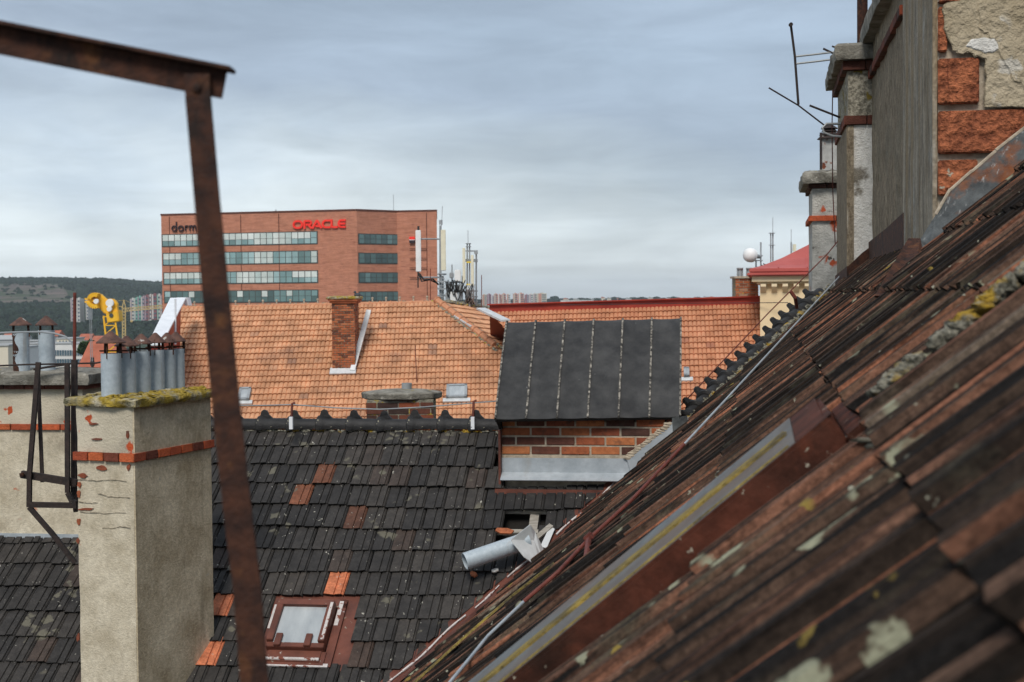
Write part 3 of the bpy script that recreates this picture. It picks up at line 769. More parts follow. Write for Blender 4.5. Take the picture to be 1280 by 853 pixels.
def grid_face_body(b, c, X, Y, w, d, z0, z1, amp=.004, step=.12, seed=0):
    """closed box body with slightly uneven plaster faces"""
    nx, ny, nz = max(1, int(w/step)), max(1, int(d/step)), max(1, int((z1-z0)/step))
    def pt(x, y, z):
        q = amp*2*NZ.noise(V((x*4+seed, y*4, z*3)))
        ex = 1 if abs(abs(x)-w/2) < 1e-6 else 0; ey = 1 if abs(abs(y)-d/2) < 1e-6 else 0
        return c+X*(x+(q*(1 if x > 0 else -1) if ex else 0))+Y*(y+(q*(1 if y > 0 else -1) if ey else 0))+Z*z
    for (ax, sgn) in ((0, -1), (0, 1), (1, -1), (1, 1)):
        n = nx if ax == 0 else ny
        vs = []; 
        for i in range(n+1):
            for k in range(nz+1):
                if ax == 0: vs.append(pt(-w/2+w*i/n, sgn*d/2, z0+(z1-z0)*k/nz))
                else: vs.append(pt(sgn*w/2, -d/2+d*i/n, z0+(z1-z0)*k/nz))
        b.add(vs, [(i*(nz+1)+k, (i+1)*(nz+1)+k, (i+1)*(nz+1)+k+1, i*(nz+1)+k+1) for i in range(n) for k in range(nz)])
    b.quad(pt(-w/2, -d/2, z1), pt(w/2, -d/2, z1), pt(w/2, d/2, z1), pt(-w/2, d/2, z1))
def flue(parent, base, r, h, cr, ch, cz, legs=3, mat='zinc_pipe', cowlmat='rust_cowl', tilt=V((0, 0, 1)), seed=0, rod=True):
    b = MB(); ax = tilt.normalized()
    b.lathe(base, ax, [(r, -.05), (r, h), (r*.9, h), (r*.9, h-.2)], 24)
    p = b.build('flue_pipe', mat, parent, smooth=35)
    b = MB(); top = base+ax*(h+cz)
    b.lathe(top, ax, [(cr*.2, -.004), (cr, -.008), (cr*1.0, 0), (.012, ch), (0, ch*1.03)], 20)
    c = b.build('cowl', cowlmat, p, smooth=35)
    b = MB()
    for k in range(legs):
        a = seed+2*pi*k/legs; d_ = V((cos(a), sin(a), 0)); b.bar(base+ax*(h-.04)+d_*r*.97, top+d_*r*.9+ax*.02, .022, .006, side=V((0, 0, 1)).cross(d_) if True else None)
    if rod: b.tube([base+ax*(h+.02)+V((r*1.15, 0, 0)), base+ax*(h+.02)-V((r*1.15, 0, 0))], .006, 6)
    b.build('cowl_leg', 'rust', p)
    return p

# ---- chimney A: the tall one with six flues
X, Y = frameof(20)
K = P(165.5, 509, 11.0); Lw = -tox(K, -X, 95)*-1; Lw = tox(K, -X, 95.5); Ld = tox(K, Y, 261.5)
cx = K - X*Lw/2 + Y*Ld/2; 
zc = K.z
chA = thing('chimney', (cx.x, cx.y, 0), 'tall cream plastered chimney with a mossy slab and six galvanised flue pipes in a row', 'chimney')
c0 = V((cx.x, cx.y, 0)); zb = K.z+toy(K, 578); zt = K.z+toy(K, 567)
b = MB(); grid_face_body(b, c0, X, Y, Lw, Ld, K.z-4.6, zb, seed=1); 
body = b.build('body', 'cream_plaster', chA)
# the weathered right hand face is a plaster coat of its own
b = MB(); b.box(c0+X*(Lw/2+.006)+Z*((zb+K.z-4.6)/2), Y, X, Z, Ld-.004, .012, zb-K.z+4.6); b.build('stained_coat', 'stained_plaster', chA, label='brown stained weathered side coat')
b = MB(); grid_face_body(b, c0, X, Y, Lw, Ld, zt, K.z+.02, seed=3, amp=.006); b.build('head', 'cream_rough', chA)
b = MB(); b.box(c0+X*(Lw/2+.006)+Z*((zt+K.z)/2), Y, X, Z, Ld-.004, .014, K.z-zt+.02); b.build('stained_coat', 'stained_plaster', chA)
b = MB(); bandbox(b, c0+Z*zb, X, Y, Lw, Ld, zt-zb, .155, (.3, .95)); b.build('brick_band', 'band_brick', chA, bevel=.003)
b = MB(); slab(b, c0+Z*K.z, X, Y, Lw+.13, Ld+.10, .07, jag=.016, seed=2); b.build('cap_slab', 'moss', chA, smooth=50)
b = MB()
for i in range(110):
    p = c0+X*rnd(-Lw/2-.03, Lw/2+.03)+Y*rnd(-Ld/2, Ld/2)+Z*(K.z+.075); b.blob(p, rnd(.02, .05), rnd(.02, .05), rnd(.008, .02), 6, 4, .5, seed=i)
b.build('cap_crust', 'moss', chA)['kind'] = 'stuff'
for k, (x, y, w_, ytop, ya, cw_) in enumerate(((139.5, 489, 25, 435, 407, 36), (159, 488, 22.5, 436, 411.5, 30), (177.5, 486, 22, 433.5, 406.5, 27), (195, 484, 21.5, 432, 406, 26), (209.5, 482, 21, 431.5, 406, 25), (220.5, 481, 21, 430.5, 406.5, 25))):
    # stand on the cap's centre line
    q = pl(x, y-2, V((0, 0, K.z+.06)), Z)
    rr_ = ray(x, y-2); A_ = c0+Z*(K.z+.06)
    n_ = X; q = pl(x, y-2, A_, X*1.0); q.z = K.z+.07
    s_ = q-A_
    d = (q-C0).dot(FW); sc = d/F
    hh = (y-ytop)*sc; flue(chA, q, w_/2*sc, hh, cw_/2*sc, .075*(1 if k else 1.15), (10 if k else 14)*sc+.0, seed=k*.8+.4, legs=3)

# bare brick spots and cracks on its front
def onA(x, y, o=.004): return pl(x, y, c0-Y*(Ld/2+o), Y)
random.seed(21)
for (x, y, w_, h_) in ((128, 585, 15, 8), (104, 595, 13, 7), (99.5, 606, 6, 8), (99, 618, 5, 10), (108, 636.5, 21, 3.5), (99, 652, 6, 9), (161, 584, 6, 9), (98, 676, 4, 7), (117, 530, 12, 3.5), (160, 543, 5, 10), (121, 549, 14, 3), (98, 797, 4, 12)):
    n = 11; pts = []
    for i in range(n):
        a = 2*pi*i/n; k_ = rnd(.6, 1.1); pts.append(onA(x+cos(a)*w_/2*k_, y+sin(a)*h_/2*k_, .002))
    b = MB(); b.prism(pts, -Y*.007, rnd(.3, .8)); b.build('bare_brick', 'brick_red', chA)
for line in (((97, 600), (120, 601), (140, 600), (163, 603)), ((122, 617), (135, 621), (150, 622), (165, 622)), ((128, 660), (140, 661), (150, 659), (166, 660)), ((98, 627), (112, 629), (125, 628)), ((100, 640), (130, 642), (164, 641))):
    b = MB()
    q_ = []
    for i in range(len(line)-1):
        for k_ in range(5):
            t_ = k_/5; q_.append(onA(line[i][0]+(line[i+1][0]-line[i][0])*t_, line[i][1]+(line[i+1][1]-line[i][1])*t_+rnd(-.6, .6), .006))
    for i in range(len(q_)-1): b.bar(q_[i], q_[i+1], rnd(.0015, .005), .003, side=Y)
    b.build('plaster_crack', 'crack', chA)
# ---- chimney B: far left
s_, t_ = mid(50, 704); dB0 = prj(mp(s_, t_))[2]
X, Y = frameof(8)
K = P(103, 482, dB0+.15); Lw = 1.9; Ld = .62
cx = K - X*Lw/2 + Y*Ld/2; c0 = V((cx.x, cx.y, 0))
chB = thing('chimney', (cx.x, cx.y, 0), 'broad cream chimney at the left edge with two capped flue pipes', 'chimney')
zb = K.z+toy(K, 538); zt = K.z+toy(K, 530.5)
b = MB(); grid_face_body(b, c0, X, Y, Lw, Ld, K.z-2.6, zb, seed=11); b.build('body', 'cream_plaster', chB)
b = MB(); grid_face_body(b, c0, X, Y, Lw, Ld, zt, K.z+.01, seed=13); b.build('head', 'cream_rough', chB)
b = MB(); bandbox(b, c0+Z*zb, X, Y, Lw, Ld, zt-zb, .25, (.6, .9)); b.build('brick_band', 'band_brick', chB, bevel=.003)
b = MB(); bandbox(b, c0+Z*(K.z-.035), X, Y, Lw, Ld, .045, .2, (.0, .25), out=.05); b.build('cap_course', 'band_brick', chB)
b = MB(); slab(b, c0+Z*(K.z+.01), X, Y, Lw+.2, Ld+.2, .12, jag=.01, seed=12, taper=.05); b.build('cap_slab', 'concrete', chB, smooth=50)
d = (K-C0).dot(FW)+.2; sc = d/F
for k, (x, y, w_, ytop, ya, cw_) in enumerate(((27, 460, 20, 416, 397, 27), (59, 460, 20, 413, 395, 27))):
    q = P(x, y, d); q.z = K.z+.1
    hh_B = toy(q, ytop); f_ = flue(chB, q, w_/2*sc, hh_B, cw_/2*sc*1.0, toy(q, ya)-toy(q, 406), toy(q, 406)-hh_B, seed=.0+k, mat='zinc_pipe', legs=2, rod=False)
b = MB(); q = P(27, 460, d); q.z = K.z+.1; rr_ = 10*sc*1.02; hh_ = toy(q, 416); vs = []
for i in range(13):
    for k in range(9):
        a = pi*(.62+.80*k/8*(1+.12*sin(i*1.1)) if k else .62); vs.append(q+V((cos(a)*rr_, sin(a)*rr_, hh_*i/12)))
b.add(vs, [(i*9+k, (i+1)*9+k, (i+1)*9+k+1, i*9+k+1) for i in range(12) for k in range(8)]); b.build('rusted_half', 'rust', chB, smooth=True)
b = MB(); za = mp(*mid(50, 704), .03)
zf0, zf1 = toy(K, 690), toy(K, 668)
fcn = c0 - Y*(Ld/2+.012)
b.box(fcn+Z*(K.z+(zf0+zf1)/2), X, Y, Z, Lw+.04, .02, zf1-zf0); b.build('base_flashing', 'zinc', chB)
b = MB(); b.box(fcn-Y*.03+Z*(K.z+toy(K, 690)), X, Y, Z, Lw+.1, .05, .04); b.build('flashing_lip', 'brown_metal', chB)
b = MB(); zz = K.z+toy(K, 691); p0 = fcn-Y*.03+Z*zz
b.prism([p0-X*(Lw/2+.1), p0-X*(Lw/2+.1)-Y*.2-Z*.16, p0+X*(Lw/2+.12)-Y*.2-Z*.16, p0+X*(Lw/2+.12)], Z*.02); b.build('apron', 'lead', chB)
# lightning rod and its wires on chimney B
rod = thing('lightning_rod', P(93, 462, d-.3), 'thin rust red lightning rod with a pale looped wire above the far left chimney', 'lightning rod')
b = MB(); b.tube([P(93, 470, d-.3), P(93.5, 366, d-.3)], .016, 8); b.build('rod', 'rust_red', rod)
b = MB(); b.tube([P(x, y, d-.25) for x, y in ((-12, 417), (20, 415.5), (50, 415), (68, 417), (82, 421), (90, 428), (93, 440))], .009, 6); b.build('loop_wire', 'grey_metal', rod)
b = MB(); b.tube([P(x, y, d-.35) for x, y in ((-12, 458), (30, 456), (80, 455), (120, 454), (126, 453))], .008, 6); b.tube([P(x, y, d-.35) for x, y in ((42, 462), (60, 459), (82, 456))], .01, 6); b.build('tie_wire', 'dark_steel', rod)

# ---- steel bracket frame between the two chimneys
dd = 11.7
fr = thing('ladder_frame', P(60, 640, dd), 'dark rusty steel bracket frame with bent legs standing between the two plastered chimneys', 'steel frame')
def fbar(name, pts, w, dpt=dd, h=None, m='dark_steel'):
    b = MB(); sc = dpt/F
    for i in range(len(pts)-1): b.bar(P(*pts[i], dpt), P(*pts[i+1], dpt), (h or w)*sc, w*sc, side=V((0, 1, 0)))
    b.build(name, m, fr)
fbar('bent_leg', [(48, 453), (37, 592), (36.5, 634), (66, 668), (94, 704)], 5.5)
fbar('upright', [(47, 453), (52.5, 590), (53, 603)], 4, dd+.1)
fbar('upright', [(84, 455), (84.5, 616), (90, 627), (95, 629)], 5.5)
fbar('upright', [(93, 450), (92.5, 616), (96, 640)], 6.5, dd+.12)
fbar('crossbar', [(27, 593), (60, 598), (96, 604)], 7, dd+.05, 9)
fbar('crossbar', [(38, 631), (96, 632)], 6.5)
b = MB(); b.tube([P(27, 591.5, dd), P(27.5, 596, dd)], .02, 8); b.build('bolt', 'rust', fr)

# ---- near rusty railing at the upper left
D1 = 2.7
rail = thing('steel_railing', P(262, 100, D1), 'rusty angle iron rail and slanting post close to the camera at the upper left', 'railing')
sc = D1/F
A_, B_ = P(-60, 18, D1*1.0), P(291, 88, D1); A_ = B_+(A_-B_)*3.2
d_ = (B_-A_).normalized(); sd = (Z-d_*Z.dot(d_)).normalized(); ou = d_.cross(sd)
L = (B_-A_).length
b = MB()
# T section: a flat top flange and a deep web
b.box((A_+B_)/2+sd*.0+ou*0, d_, ou, sd, L, 38*sc, 5*sc); b.box((A_+B_)/2-sd*(19*sc)-d_*.005, d_, ou, sd, L-.01, 4*sc, 37*sc)
b.build('top_rail', 'rust', rail, bevel=.0008)
b = MB(); pts = [(247, 92), (262, 300), (285, 560), (325, 900)]; w0s = [31, 32, 33, 34]
pts = [(243.5, 88), (322, 900)]
n = 16; cen = [(246, 92), (247.5, 125), (258.5, 250), (269, 365), (283.5, 520), (299, 660), (308, 730), (317.5, 853), (321, 900), (355, 1300)]
ws = [31, 32, 32, 33.5, 35, 35, 35, 35, 35, 35]
for i in range(len(cen)-1):
    a0, a1 = P(cen[i][0]-ws[i]/2, cen[i][1], D1-.02), P(cen[i][0]+ws[i]/2, cen[i][1], D1-.02)
    b0, b1 = P(cen[i+1][0]-ws[i+1]/2, cen[i+1][1], D1-.02), P(cen[i+1][0]+ws[i+1]/2, cen[i+1][1], D1-.02)
    b.prism([a0, a1, b1, b0], V((0, .007, 0)))
b.build('post', 'rust', rail)
b = MB(); b.lathe(P(246, 110, D1-.02), V((0, -1, 0)), [(7*sc, 0), (6*sc, 3*sc), (2*sc, 5*sc), (0, 5.3*sc)], 12); b.build('rivet', 'rust', rail, smooth=40)

# ---- the row of chimneys on the right
X, Y = vR, uR
# 1a nearest, bare bold bricks
K = P(1168.5, 250, 9.5); Ld = tox(K, Y, 1131); Lw = 2.4
cx = K + X*Lw/2 + Y*Ld/2; c0 = V((cx.x, cx.y, 0))
ch1 = thing('chimney', (cx.x, cx.y, 0), 'nearest chimney at the upper right corner with big bare orange bricks', 'chimney')
sc = 9.5/F
b = MB(); grid_face_body(b, c0, X, Y, Lw-.03, Ld, K.z-1.6, K.z+3.2, amp=.01, seed=21); b.build('body', 'mortar_light', ch1)
b = MB(); b.box(c0-X*(Lw/2)+Z*(K.z+.8), Y, X, Z, Ld+.002, .03, 4.8); 
b.build('side_coat', 'striped_plaster', ch1, label='weather striped grey plaster side')
def fp(x, y): return pl(x, y, K-Y*.002, Y)
b = MB()
def fbrick(x0, y0, x1, y1, t):
    a, c = fp(x0, y1), fp(x1, y0); cc = (a+c)/2
    b.box(cc+Y*.02, X, Z, Y, abs((c-a).dot(X)), abs((c-a).dot(Z)), .13, t)
for y0, y1, xs in ((-60, -4, (1171, 1230, 1344, 1400)), (-124, -68, (1171, 1284, 1400)), (4-190, -132, (1171, 1228, 1400)), (0, 5, (1171, 1224)), (10, 66, (1171, 1188)), (73, 131, (1171, 1228)), (137, 193, (1171, 1286, 1400)), (200, 245, (1171, 1226)), (200, 250, (1232, 1346)), (260, 316, (1171, 1286, 1400)), (322, 380, (1171, 1228, 1344, 1400))):
    for i in range(len(xs)-1): fbrick(xs[i]+1, y0, xs[i+1]-5, y1, rnd(.4, 1))
b.build('brickwork', 'brick_bold', ch1, bevel=.008)
b = MB()
def patch(pts, th, m, name):
    b = MB(); q = []
    n = len(pts)
    for i in range(n):
        for k in range(5):
            x = pts[i][0]+(pts[(i+1) % n][0]-pts[i][0])*k/5; y = pts[i][1]+(pts[(i+1) % n][1]-pts[i][1])*k/5
            q.append(fp(x+2.6*NZ.noise(V((x*.2, y*.2, 1)))*2, y+2.6*NZ.noise(V((x*.2, y*.2, 7)))*2)-Y*(.045))
    b.prism(q, -Y*th); return b.build(name, m, ch1, bevel=.006)
patch([(1176, 8), (1210, -3), (1300, -3), (1400, -4), (1400, 133), (1229, 133), (1230, 76), (1208, 69), (1192, 68), (1182, 45)], .012, 'tan_plaster', 'plaster_patch')
patch([(1222, 5), (1300, -20), (1400, -20), (1400, 120), (1292, 121), (1276, 112), (1254, 84), (1240, 52), (1222, 38)], .022, 'tan_plaster', 'plaster_patch')
patch([(1206, 60), (1214, 50), (1250, 50), (1252, 64), (1230, 68)], .02, 'white_plaster', 'plaster_patch')
# lead apron climbing along the foot of chimney 1a
b = MB(); 
def down(q):
    p = ff(q[0], q[1], .22); p.z += -(p-R0).dot(nR)/nR.z+.05; return p
def ff(x, y, o=.06): return pl(x, y, K-Y*o, Y)
top = [(1140, 330), (1150, 300), (1170, 268), (1188, 238), (1215, 215), (1245, 188), (1282, 158), (1420, 45)]
bot = [(1150, 345), (1162, 318), (1185, 302), (1200, 288), (1225, 262), (1252, 236), (1282, 208), (1420, 95)]
for i in range(len(top)-1):
    b.prism([ff(*top[i]), ff(*top[i+1]), down(bot[i+1]), down(bot[i])], -Y*.02)
b.build('lead_apron', 'lead', ch1)
b = MB()
for i in range(2, len(top)-1): b.tube([ff(*top[i], .08), ff(top[i+1][0], top[i+1][1]+rnd(-2, 2), .08)], .012, 6)
b.build('apron_edge', 'mortar_light', ch1)
b = MB(); b.prism([ff(1135, 300, .12), ff(1150, 300, .12), ff(1156, 330, .5), ff(1138, 372, 1.2), ff(1093, 372, 1.3), ff(1100, 360, .9)], -Y*.02+Z*.01); b.build('bent_sheet', 'rust', ch1)
# 1b
K = P(1131, 262, 11.7); Ld = tox(K, Y, 1090.5); Lw = 2.0
cx = K + X*Lw/2 + Y*Ld/2; c0 = V((cx.x, cx.y, 0))
ch2 = thing('chimney', (cx.x, cx.y, 0), 'long brown grey rendered chimney with a projecting red brick course behind the nearest one', 'chimney')
b = MB(); grid_face_body(b, c0, X, Y, Lw, Ld, K.z-1.8, K.z+3.4, seed=31, amp=.012); b.build('body', 'old_plaster', ch2)
zb = toy(K, 20); b = MB(); bandbox(b, c0+Z*(K.z+zb), X, Y, Lw, Ld, .085, .3, (.0, .62), out=.05); b.build('brick_band', 'band_brick', ch2, bevel=.004)
ztop = toy(K, -36)
b = MB(); slab(b, c0+Z*(K.z+ztop), X, Y, Lw+.24, Ld+.24, .2, seed=33); b.build('cap_slab', 'concrete', ch2, smooth=50)
b = MB(); sp = lambda x, y: pl(x, y, K-X*.02, X); b.prism([sp(1088, 303), sp(1110, 286), sp(1132, 266), sp(1132, 345), sp(1088, 365)], -X*.02); b.build('base_flashing', 'rust', ch2)
# 2
K = P(1060, 300, 15.2); Ld = tox(K, Y, 1047.5); Lw = 1.1
cx = K + X*Lw/2 + Y*Ld/2; c0 = V((cx.x, cx.y, 0)); K0 = K
ch3 = thing('chimney', (cx.x, cx.y, 0), 'second chimney back with a thick lichened cap and white rough plaster', 'chimney')
z145, z157, z88, z76, z53 = [toy(K, y) for y in (145, 157, 89, 77, 56)]
b = MB(); grid_face_body(b, c0, X, Y, Lw, Ld, K.z-2, K.z+z157, seed=41); b.build('body', 'white_plaster', ch3)
b = MB(); b.box(c0-X*(Lw/2+.006)+Z*(K.z-1+z157/2), Y, X, Z, Ld+.002, .014, z157+2); b.box(c0-X*(Lw/2-.03)-Y*(Ld/2+.006)+Z*(K.z-1+z157/2), X, Y, Z, .06, .014, z157+2); b.build('side_coat', 'old_plaster', ch3)
b = MB(); grid_face_body(b, c0, X, Y, Lw, Ld, K.z+z145, K.z+z88, seed=43); b.build('head', 'pebble_plaster', ch3)
b = MB(); bandbox(b, c0+Z*(K.z+z157), X, Y, Lw, Ld, z145-z157, .26, (.05, .4), out=.04); b.build('brick_band', 'band_brick', ch3, bevel=.004)
b = MB(); bandbox(b, c0+Z*(K.z+z88), X, Y, Lw, Ld, z76-z88, .26, (.0, .3), out=.06); b.build('cap_course', 'band_brick', ch3, bevel=.004)
b = MB(); slab(b, c0+Z*(K.z+z76), X, Y, Lw+.28, Ld+.28, z53-z76, seed=44, jag=.02, taper=.03); b.build('cap_slab', 'concrete', ch3, smooth=50)
b = MB(); b.lathe(P(1078, 54, 15.9), Z, [(.06, -.1), (.06, .7), (.05, .7)], 12); b.build('flue_pipe', 'rust', ch3, smooth=40)
b = MB(); sp = lambda x, y: pl(x, y, K-X*.02, X); b.prism([sp(1046, 345), sp(1061, 333), sp(1061, 390), sp(1046, 395)], -X*.02); sp = lambda x, y: pl(x, y, K-Y*.02, Y); b.prism([sp(1059, 334), sp(1078, 316), sp(1100, 300), sp(1140, 290), sp(1140, 380), sp(1059, 390)], -Y*.02); b.build('base_flashing', 'rust', ch3)
# 3
K = P(1015.5, 330, 19); Ld = tox(K, Y, 1011); Lw = .62
cx = K + X*Lw/2 + Y*Ld/2; c0 = V((cx.x, cx.y, 0))
ch4 = thing('chimney', (cx.x, cx.y, 0), 'farthest chimney of the right row, patchy grey white with a boxy flue', 'chimney')
z270, z277, z235, z228, z212 = [toy(K, y) for y in (270, 277, 236, 230, 214)]
b = MB(); grid_face_body(b, c0, X, Y, Lw, Ld, K.z-3, K.z+z277, seed=51); b.build('body', 'grey_white_plaster', ch4)
b = MB(); grid_face_body(b, c0, X, Y, Lw, Ld, K.z+z270, K.z+z235, seed=53); b.build('head', 'grey_white_plaster', ch4)
b = MB(); bandbox(b, c0+Z*(K.z+z277), X, Y, Lw, Ld, z270-z277, .4, (.7, .8), out=.05); b.build('brick_band', 'band_brick', ch4, bevel=.004)
b = MB(); bandbox(b, c0+Z*(K.z+z235), X, Y, Lw, Ld, z228-z235, .26, (.0, .2), out=.05); b.build('cap_course', 'band_brick', ch4, bevel=.004)
b = MB(); slab(b, c0+Z*(K.z+z228), X, Y, Lw+.26, Ld+.3, z212-z228, seed=54, jag=.02, taper=.03); b.build('cap_slab', 'concrete', ch4, smooth=50)
b = MB(); q = P(1037, 213, 19.3); b.box(q+Z*.22, X, Y, Z, .2, .2, .48); bx_ = b.build('flue_box', 'zinc_half_rust', ch4, bevel=.004)
b = MB()
for k in range(3): b.lathe(q+Z*(.42+k*.05), Z, [(.17-.03*k, 0), (.13-.03*k, .035), (.05, .05)], 16)
b.lathe(q+Z*.56, Z, [(.12, 0), (0, .08)], 16); b.build('cowl', 'dark_steel', bx_)
b = MB(); b.bar(q-X*.12-Y*.1+Z*0, q-X*.12-Y*.1+Z*.5, .03, .03, side=Y); b.build('flue_strap', 'dark_steel', bx_)
b = MB(); b.tube([P(1041, 100, 17.4), P(1040, 160, 17.5), P(1041, 240, 18.2), P(1044, 305, 18.4)], .007, 5)
o = b.build('hanging_wire', 'rust_red', None); tag(o, 'thin vertical wire hanging beside the boxy flue of the farthest right chimney', 'wire')

# ---- TV antenna
an = thing('tv_antenna', P(1046, 110, 16), 'old bent television antenna with crossed rods sticking out left of the second chimney', 'antenna')
def at(name, pts, r, d=15.8, m='dark_steel'):
    b = MB(); b.tube([P(x, y, d) for x, y in pts], r, 8); return b.build(name, m, an)
at('dipole', [(988.5, 31), (993.5, 70), (998, 131)], .014)
at('boom', [(993, 71), (1020, 68), (1052, 64)], .011, m='grey_metal'); at('boom', [(994, 80), (1020, 77), (1052, 73)], .011, m='grey_metal')
at('mast_rod', [(961, 110), (998, 132), (1032, 158)], .009)
at('element', [(1012, 132), (1050, 147)], .012); at('element', [(1029, 61), (1046, 69)], .012); at('element', [(1040, 58), (1056, 64)], .01)
at('loop', [(1052, 155), (1033, 155), (1028, 160), (1030, 166), (1040, 170), (1052, 171)], .014, m='grey_metal')
b = MB(); b.lathe(P(988.5, 31, 15.75), V((0, -1, 0)), [(.022, -.02), (.022, .02)], 12); b.build('end_cap', 'dark_steel', an)

# ---- fallen flue pipe lying on the tiles
dp = prj(mp(*mid(620, 695)))[2]-.25
pa, pb = P(581, 702, dp-.12), P(655, 677, dp+.05)
fallen = thing('fallen_flue_pipe', pa.lerp(pb, .5), 'short zinc flue pipe with a crumpled cowl lying on the dark tiles', 'pipe')
b = MB(); ax = (pb-pa).normalized(); L = (pb-pa).length; r = 10.8*dp/F
b.lathe(pa, ax, [(r*.9, .3), (r*.9, 0), (r, 0), (r, L+.04)], 26); b.build('pipe', 'zinc_pipe', fallen, smooth=35)
b = MB()
q = lambda x, y, o: P(x, y, dp+o)
a1, a2, a3, a4, a5, a6, a7, a8 = q(638, 675, -.12), q(662, 656, .02), q(668, 665, .1), q(681, 692, .1), q(674, 707, -.08), q(655, 694, -.14), q(667, 676, .06), q(676, 697, .02)
b.add([a1, a2, a7, a8, a5, a6], [(0, 1, 2), (0, 2, 5), (2, 3, 4), (2, 4, 5)])
b.add([a2, a3, a4, a8, a7], [(0, 1, 4), (1, 2, 3), (1, 3, 4)])
b.add([a4, a5, a8], [(0, 1, 2)])
b.add([a1, q(642, 679, -.13), q(656, 697, -.15), q(673, 709, -.09), a5, a6], [(0, 1, 2, 5), (5, 2, 3, 4)])
cw_ = b.build('crumpled_cowl', 'zinc_light', fallen)
md = cw_.modifiers.new('thick', 'SOLIDIFY'); md.thickness = .008
# shards and boards by the hole
def onmid(x, y, h=.03): s, t = mid(x, y); return mp(s, t, h)
for k, (x, y, w_, h_, m, lab, rot) in enumerate(((593, 724, .07, .05, 'broken_orange', 'small orange tile shard lying below the fallen pipe', .6), (620, 719, .06, .04, 'white_plaster', 'white scrap of plaster lying right of the orange shard', -.5), (632, 670, .16, .07, 'broken_orange', 'orange broken tile piece in the roof hole left of the bent cowl', .1), (729, 655, .12, .07, 'broken_orange', 'orange broken tile piece at the valley edge right of the hole', .5))):
    b = MB(); c = onmid(x, y, .05); cs, sn = cos(rot), sin(rot); XX = vM*cs+dM*sn; YY = dM*cs-vM*sn
    pts = [(-.5, -.4), (.1, -.5), (.5, -.2), (.4, .4), (-.2, .5), (-.55, .1)]
    b.prism([c+XX*(px*w_)+YY*(py*h_) for px, py in pts], nM*.015)
    o = b.build('tile_shard', m, None); tag(o, lab, 'tile shard')
b = MB(); b.bar(onmid(664, 684, .05), onmid(690, 664, .07), .05, .02, side=nM); o = b.build('loose_batten', 'timber', None); tag(o, 'loose grey wooden batten end poking out behind the bent cowl', 'batten')
b = MB(); b.prism([onmid(676, 690, .06), onmid(688, 664, .06), onmid(694, 668, .06), onmid(684, 692, .06)], nM*.006); o = b.build('metal_scrap', 'zinc_light', None); tag(o, 'pale sheet metal scrap between the bent cowl and the valley', 'sheet scrap')
b = MB(); b.prism([onmid(722, 664, .05), onmid(750, 636, .05), onmid(760, 630, .05), onmid(742, 652, .05)], nM*.006); b.build('valley_sheet', 'white_metal', wing)
# ============================================================ orange roofs beyond the ridge
A_, B_ = P(221, 386, 48), P(546, 378.5, 48)
vO = (B_-A_).normalized()
def slope_frame(v, th):
    hz = V((v.y, -v.x, 0)).normalized()
    if hz.y > 0: hz = -hz
    d = (hz*cos(R(th))-Z*sin(R(th))); d = (d-v*d.dot(v)).normalized(); n = d.cross(v); n = n if n.z > 0 else -n
    return d, n
dO, nO = slope_frame(vO, 35)
profO = [(0, .0), (.08, .03), (.25, .045), (.42, .03), (.5, .0), (.58, .03), (.75, .045), (.92, .03), (1, .0)]
def far_roof(name, parent, O, v, d, n, t0, t1, rows, wd, cov, clip=(), lo=.3, hi=.68, mt='orange_tile'):
    b = MB(); cols_ = int((t1-t0)/wd)+1
    for j in range(rows):
        for i in range(cols_):
            tt = t0+i*wd
            q = NZ.noise(V((tt*.35, j*.13, 3)))*.35
            tv = min(.84, max(0, rnd(lo, hi)+q)) if rnd(0, 1) > .02 else rnd(.9, 1)
            tile(b, lambda s, t, h, k=rnd(0, .012): O+d*s+v*t+n*(h+k), j*cov, tt, wd*.99, cov, profO, tv, .05, .04, lap=.03, rag=.008)
    return b.build(name, mt, parent, frame=(O, v, d, v.cross(d)), clip=clip)
oh = thing('orange_roofed_house', (A_.x+5, A_.y, 0), 'broad orange tiled roof with a hip on its right behind the dark ridge', 'house')
hb = pl(626, 441, A_, nO); hd = (hb-B_).normalized(); hnO = nO.cross(hd).normalized()
if hnO.dot(vO) < 0: hnO = -hnO
far_roof('tiled_roof', oh, A_, vO, dO, nO, -.1, 12.6, 26, .28, .30, clip=((B_, hnO),))
# the return slope right of the hip
C_ = P(616, 388, 52); v2 = (C_-B_).normalized(); 
n2 = (hd.cross(v2)).normalized(); n2 = n2 if n2.z > 0 else -n2
d2 = v2.cross(n2); d2 = d2 if d2.z < 0 else -d2
far_roof('tiled_roof', oh, B_, v2, d2, n2, -3, 6.5, 22, .28, .36, clip=((B_, -hnO),))
def caps(parent, A, B, L, r, m='ridge_orange', nm='ridge_tile'):
    d = (B-A).normalized(); n = int((B-A).length/L); me = None; up = (Z-d*Z.dot(d)).normalized()
    for i in range(n):
        p = A+d*(i*L)
        if me is None:
            b = MB(); b.tube([p, p+d*L*.1, p+d*L*.14, p+d*L], [r*1.25, r*1.25, r, r*.95], 10); me = b.build(nm, m, parent, frame=(p, d, up.cross(d)*-1 if False else up.cross(d), up), smooth=35); M0_ = me.matrix_basis.copy()
        else:
            o = me.copy(); col.objects.link(o); o.parent = parent; o.matrix_basis = Matrix.Translation(d*(i*L)) @ M0_
caps(oh, A_, B_, .36, .085); caps(oh, B_+Z*.08, hb+Z*.08, .36, .12)
b = MB()
for i in range(60):
    p = A_.lerp(B_, rnd(0, 1)); b.blob(p+Z*.06, .05, .05, .04, 5, 4, .4, seed=i)
for i in range(110):
    p = B_.lerp(hb, rnd(0, 1)); b.blob(p+Z*.06+vO*random.choice((-.15, .15)), .06, .06, .05, 5, 4, .4, seed=i)
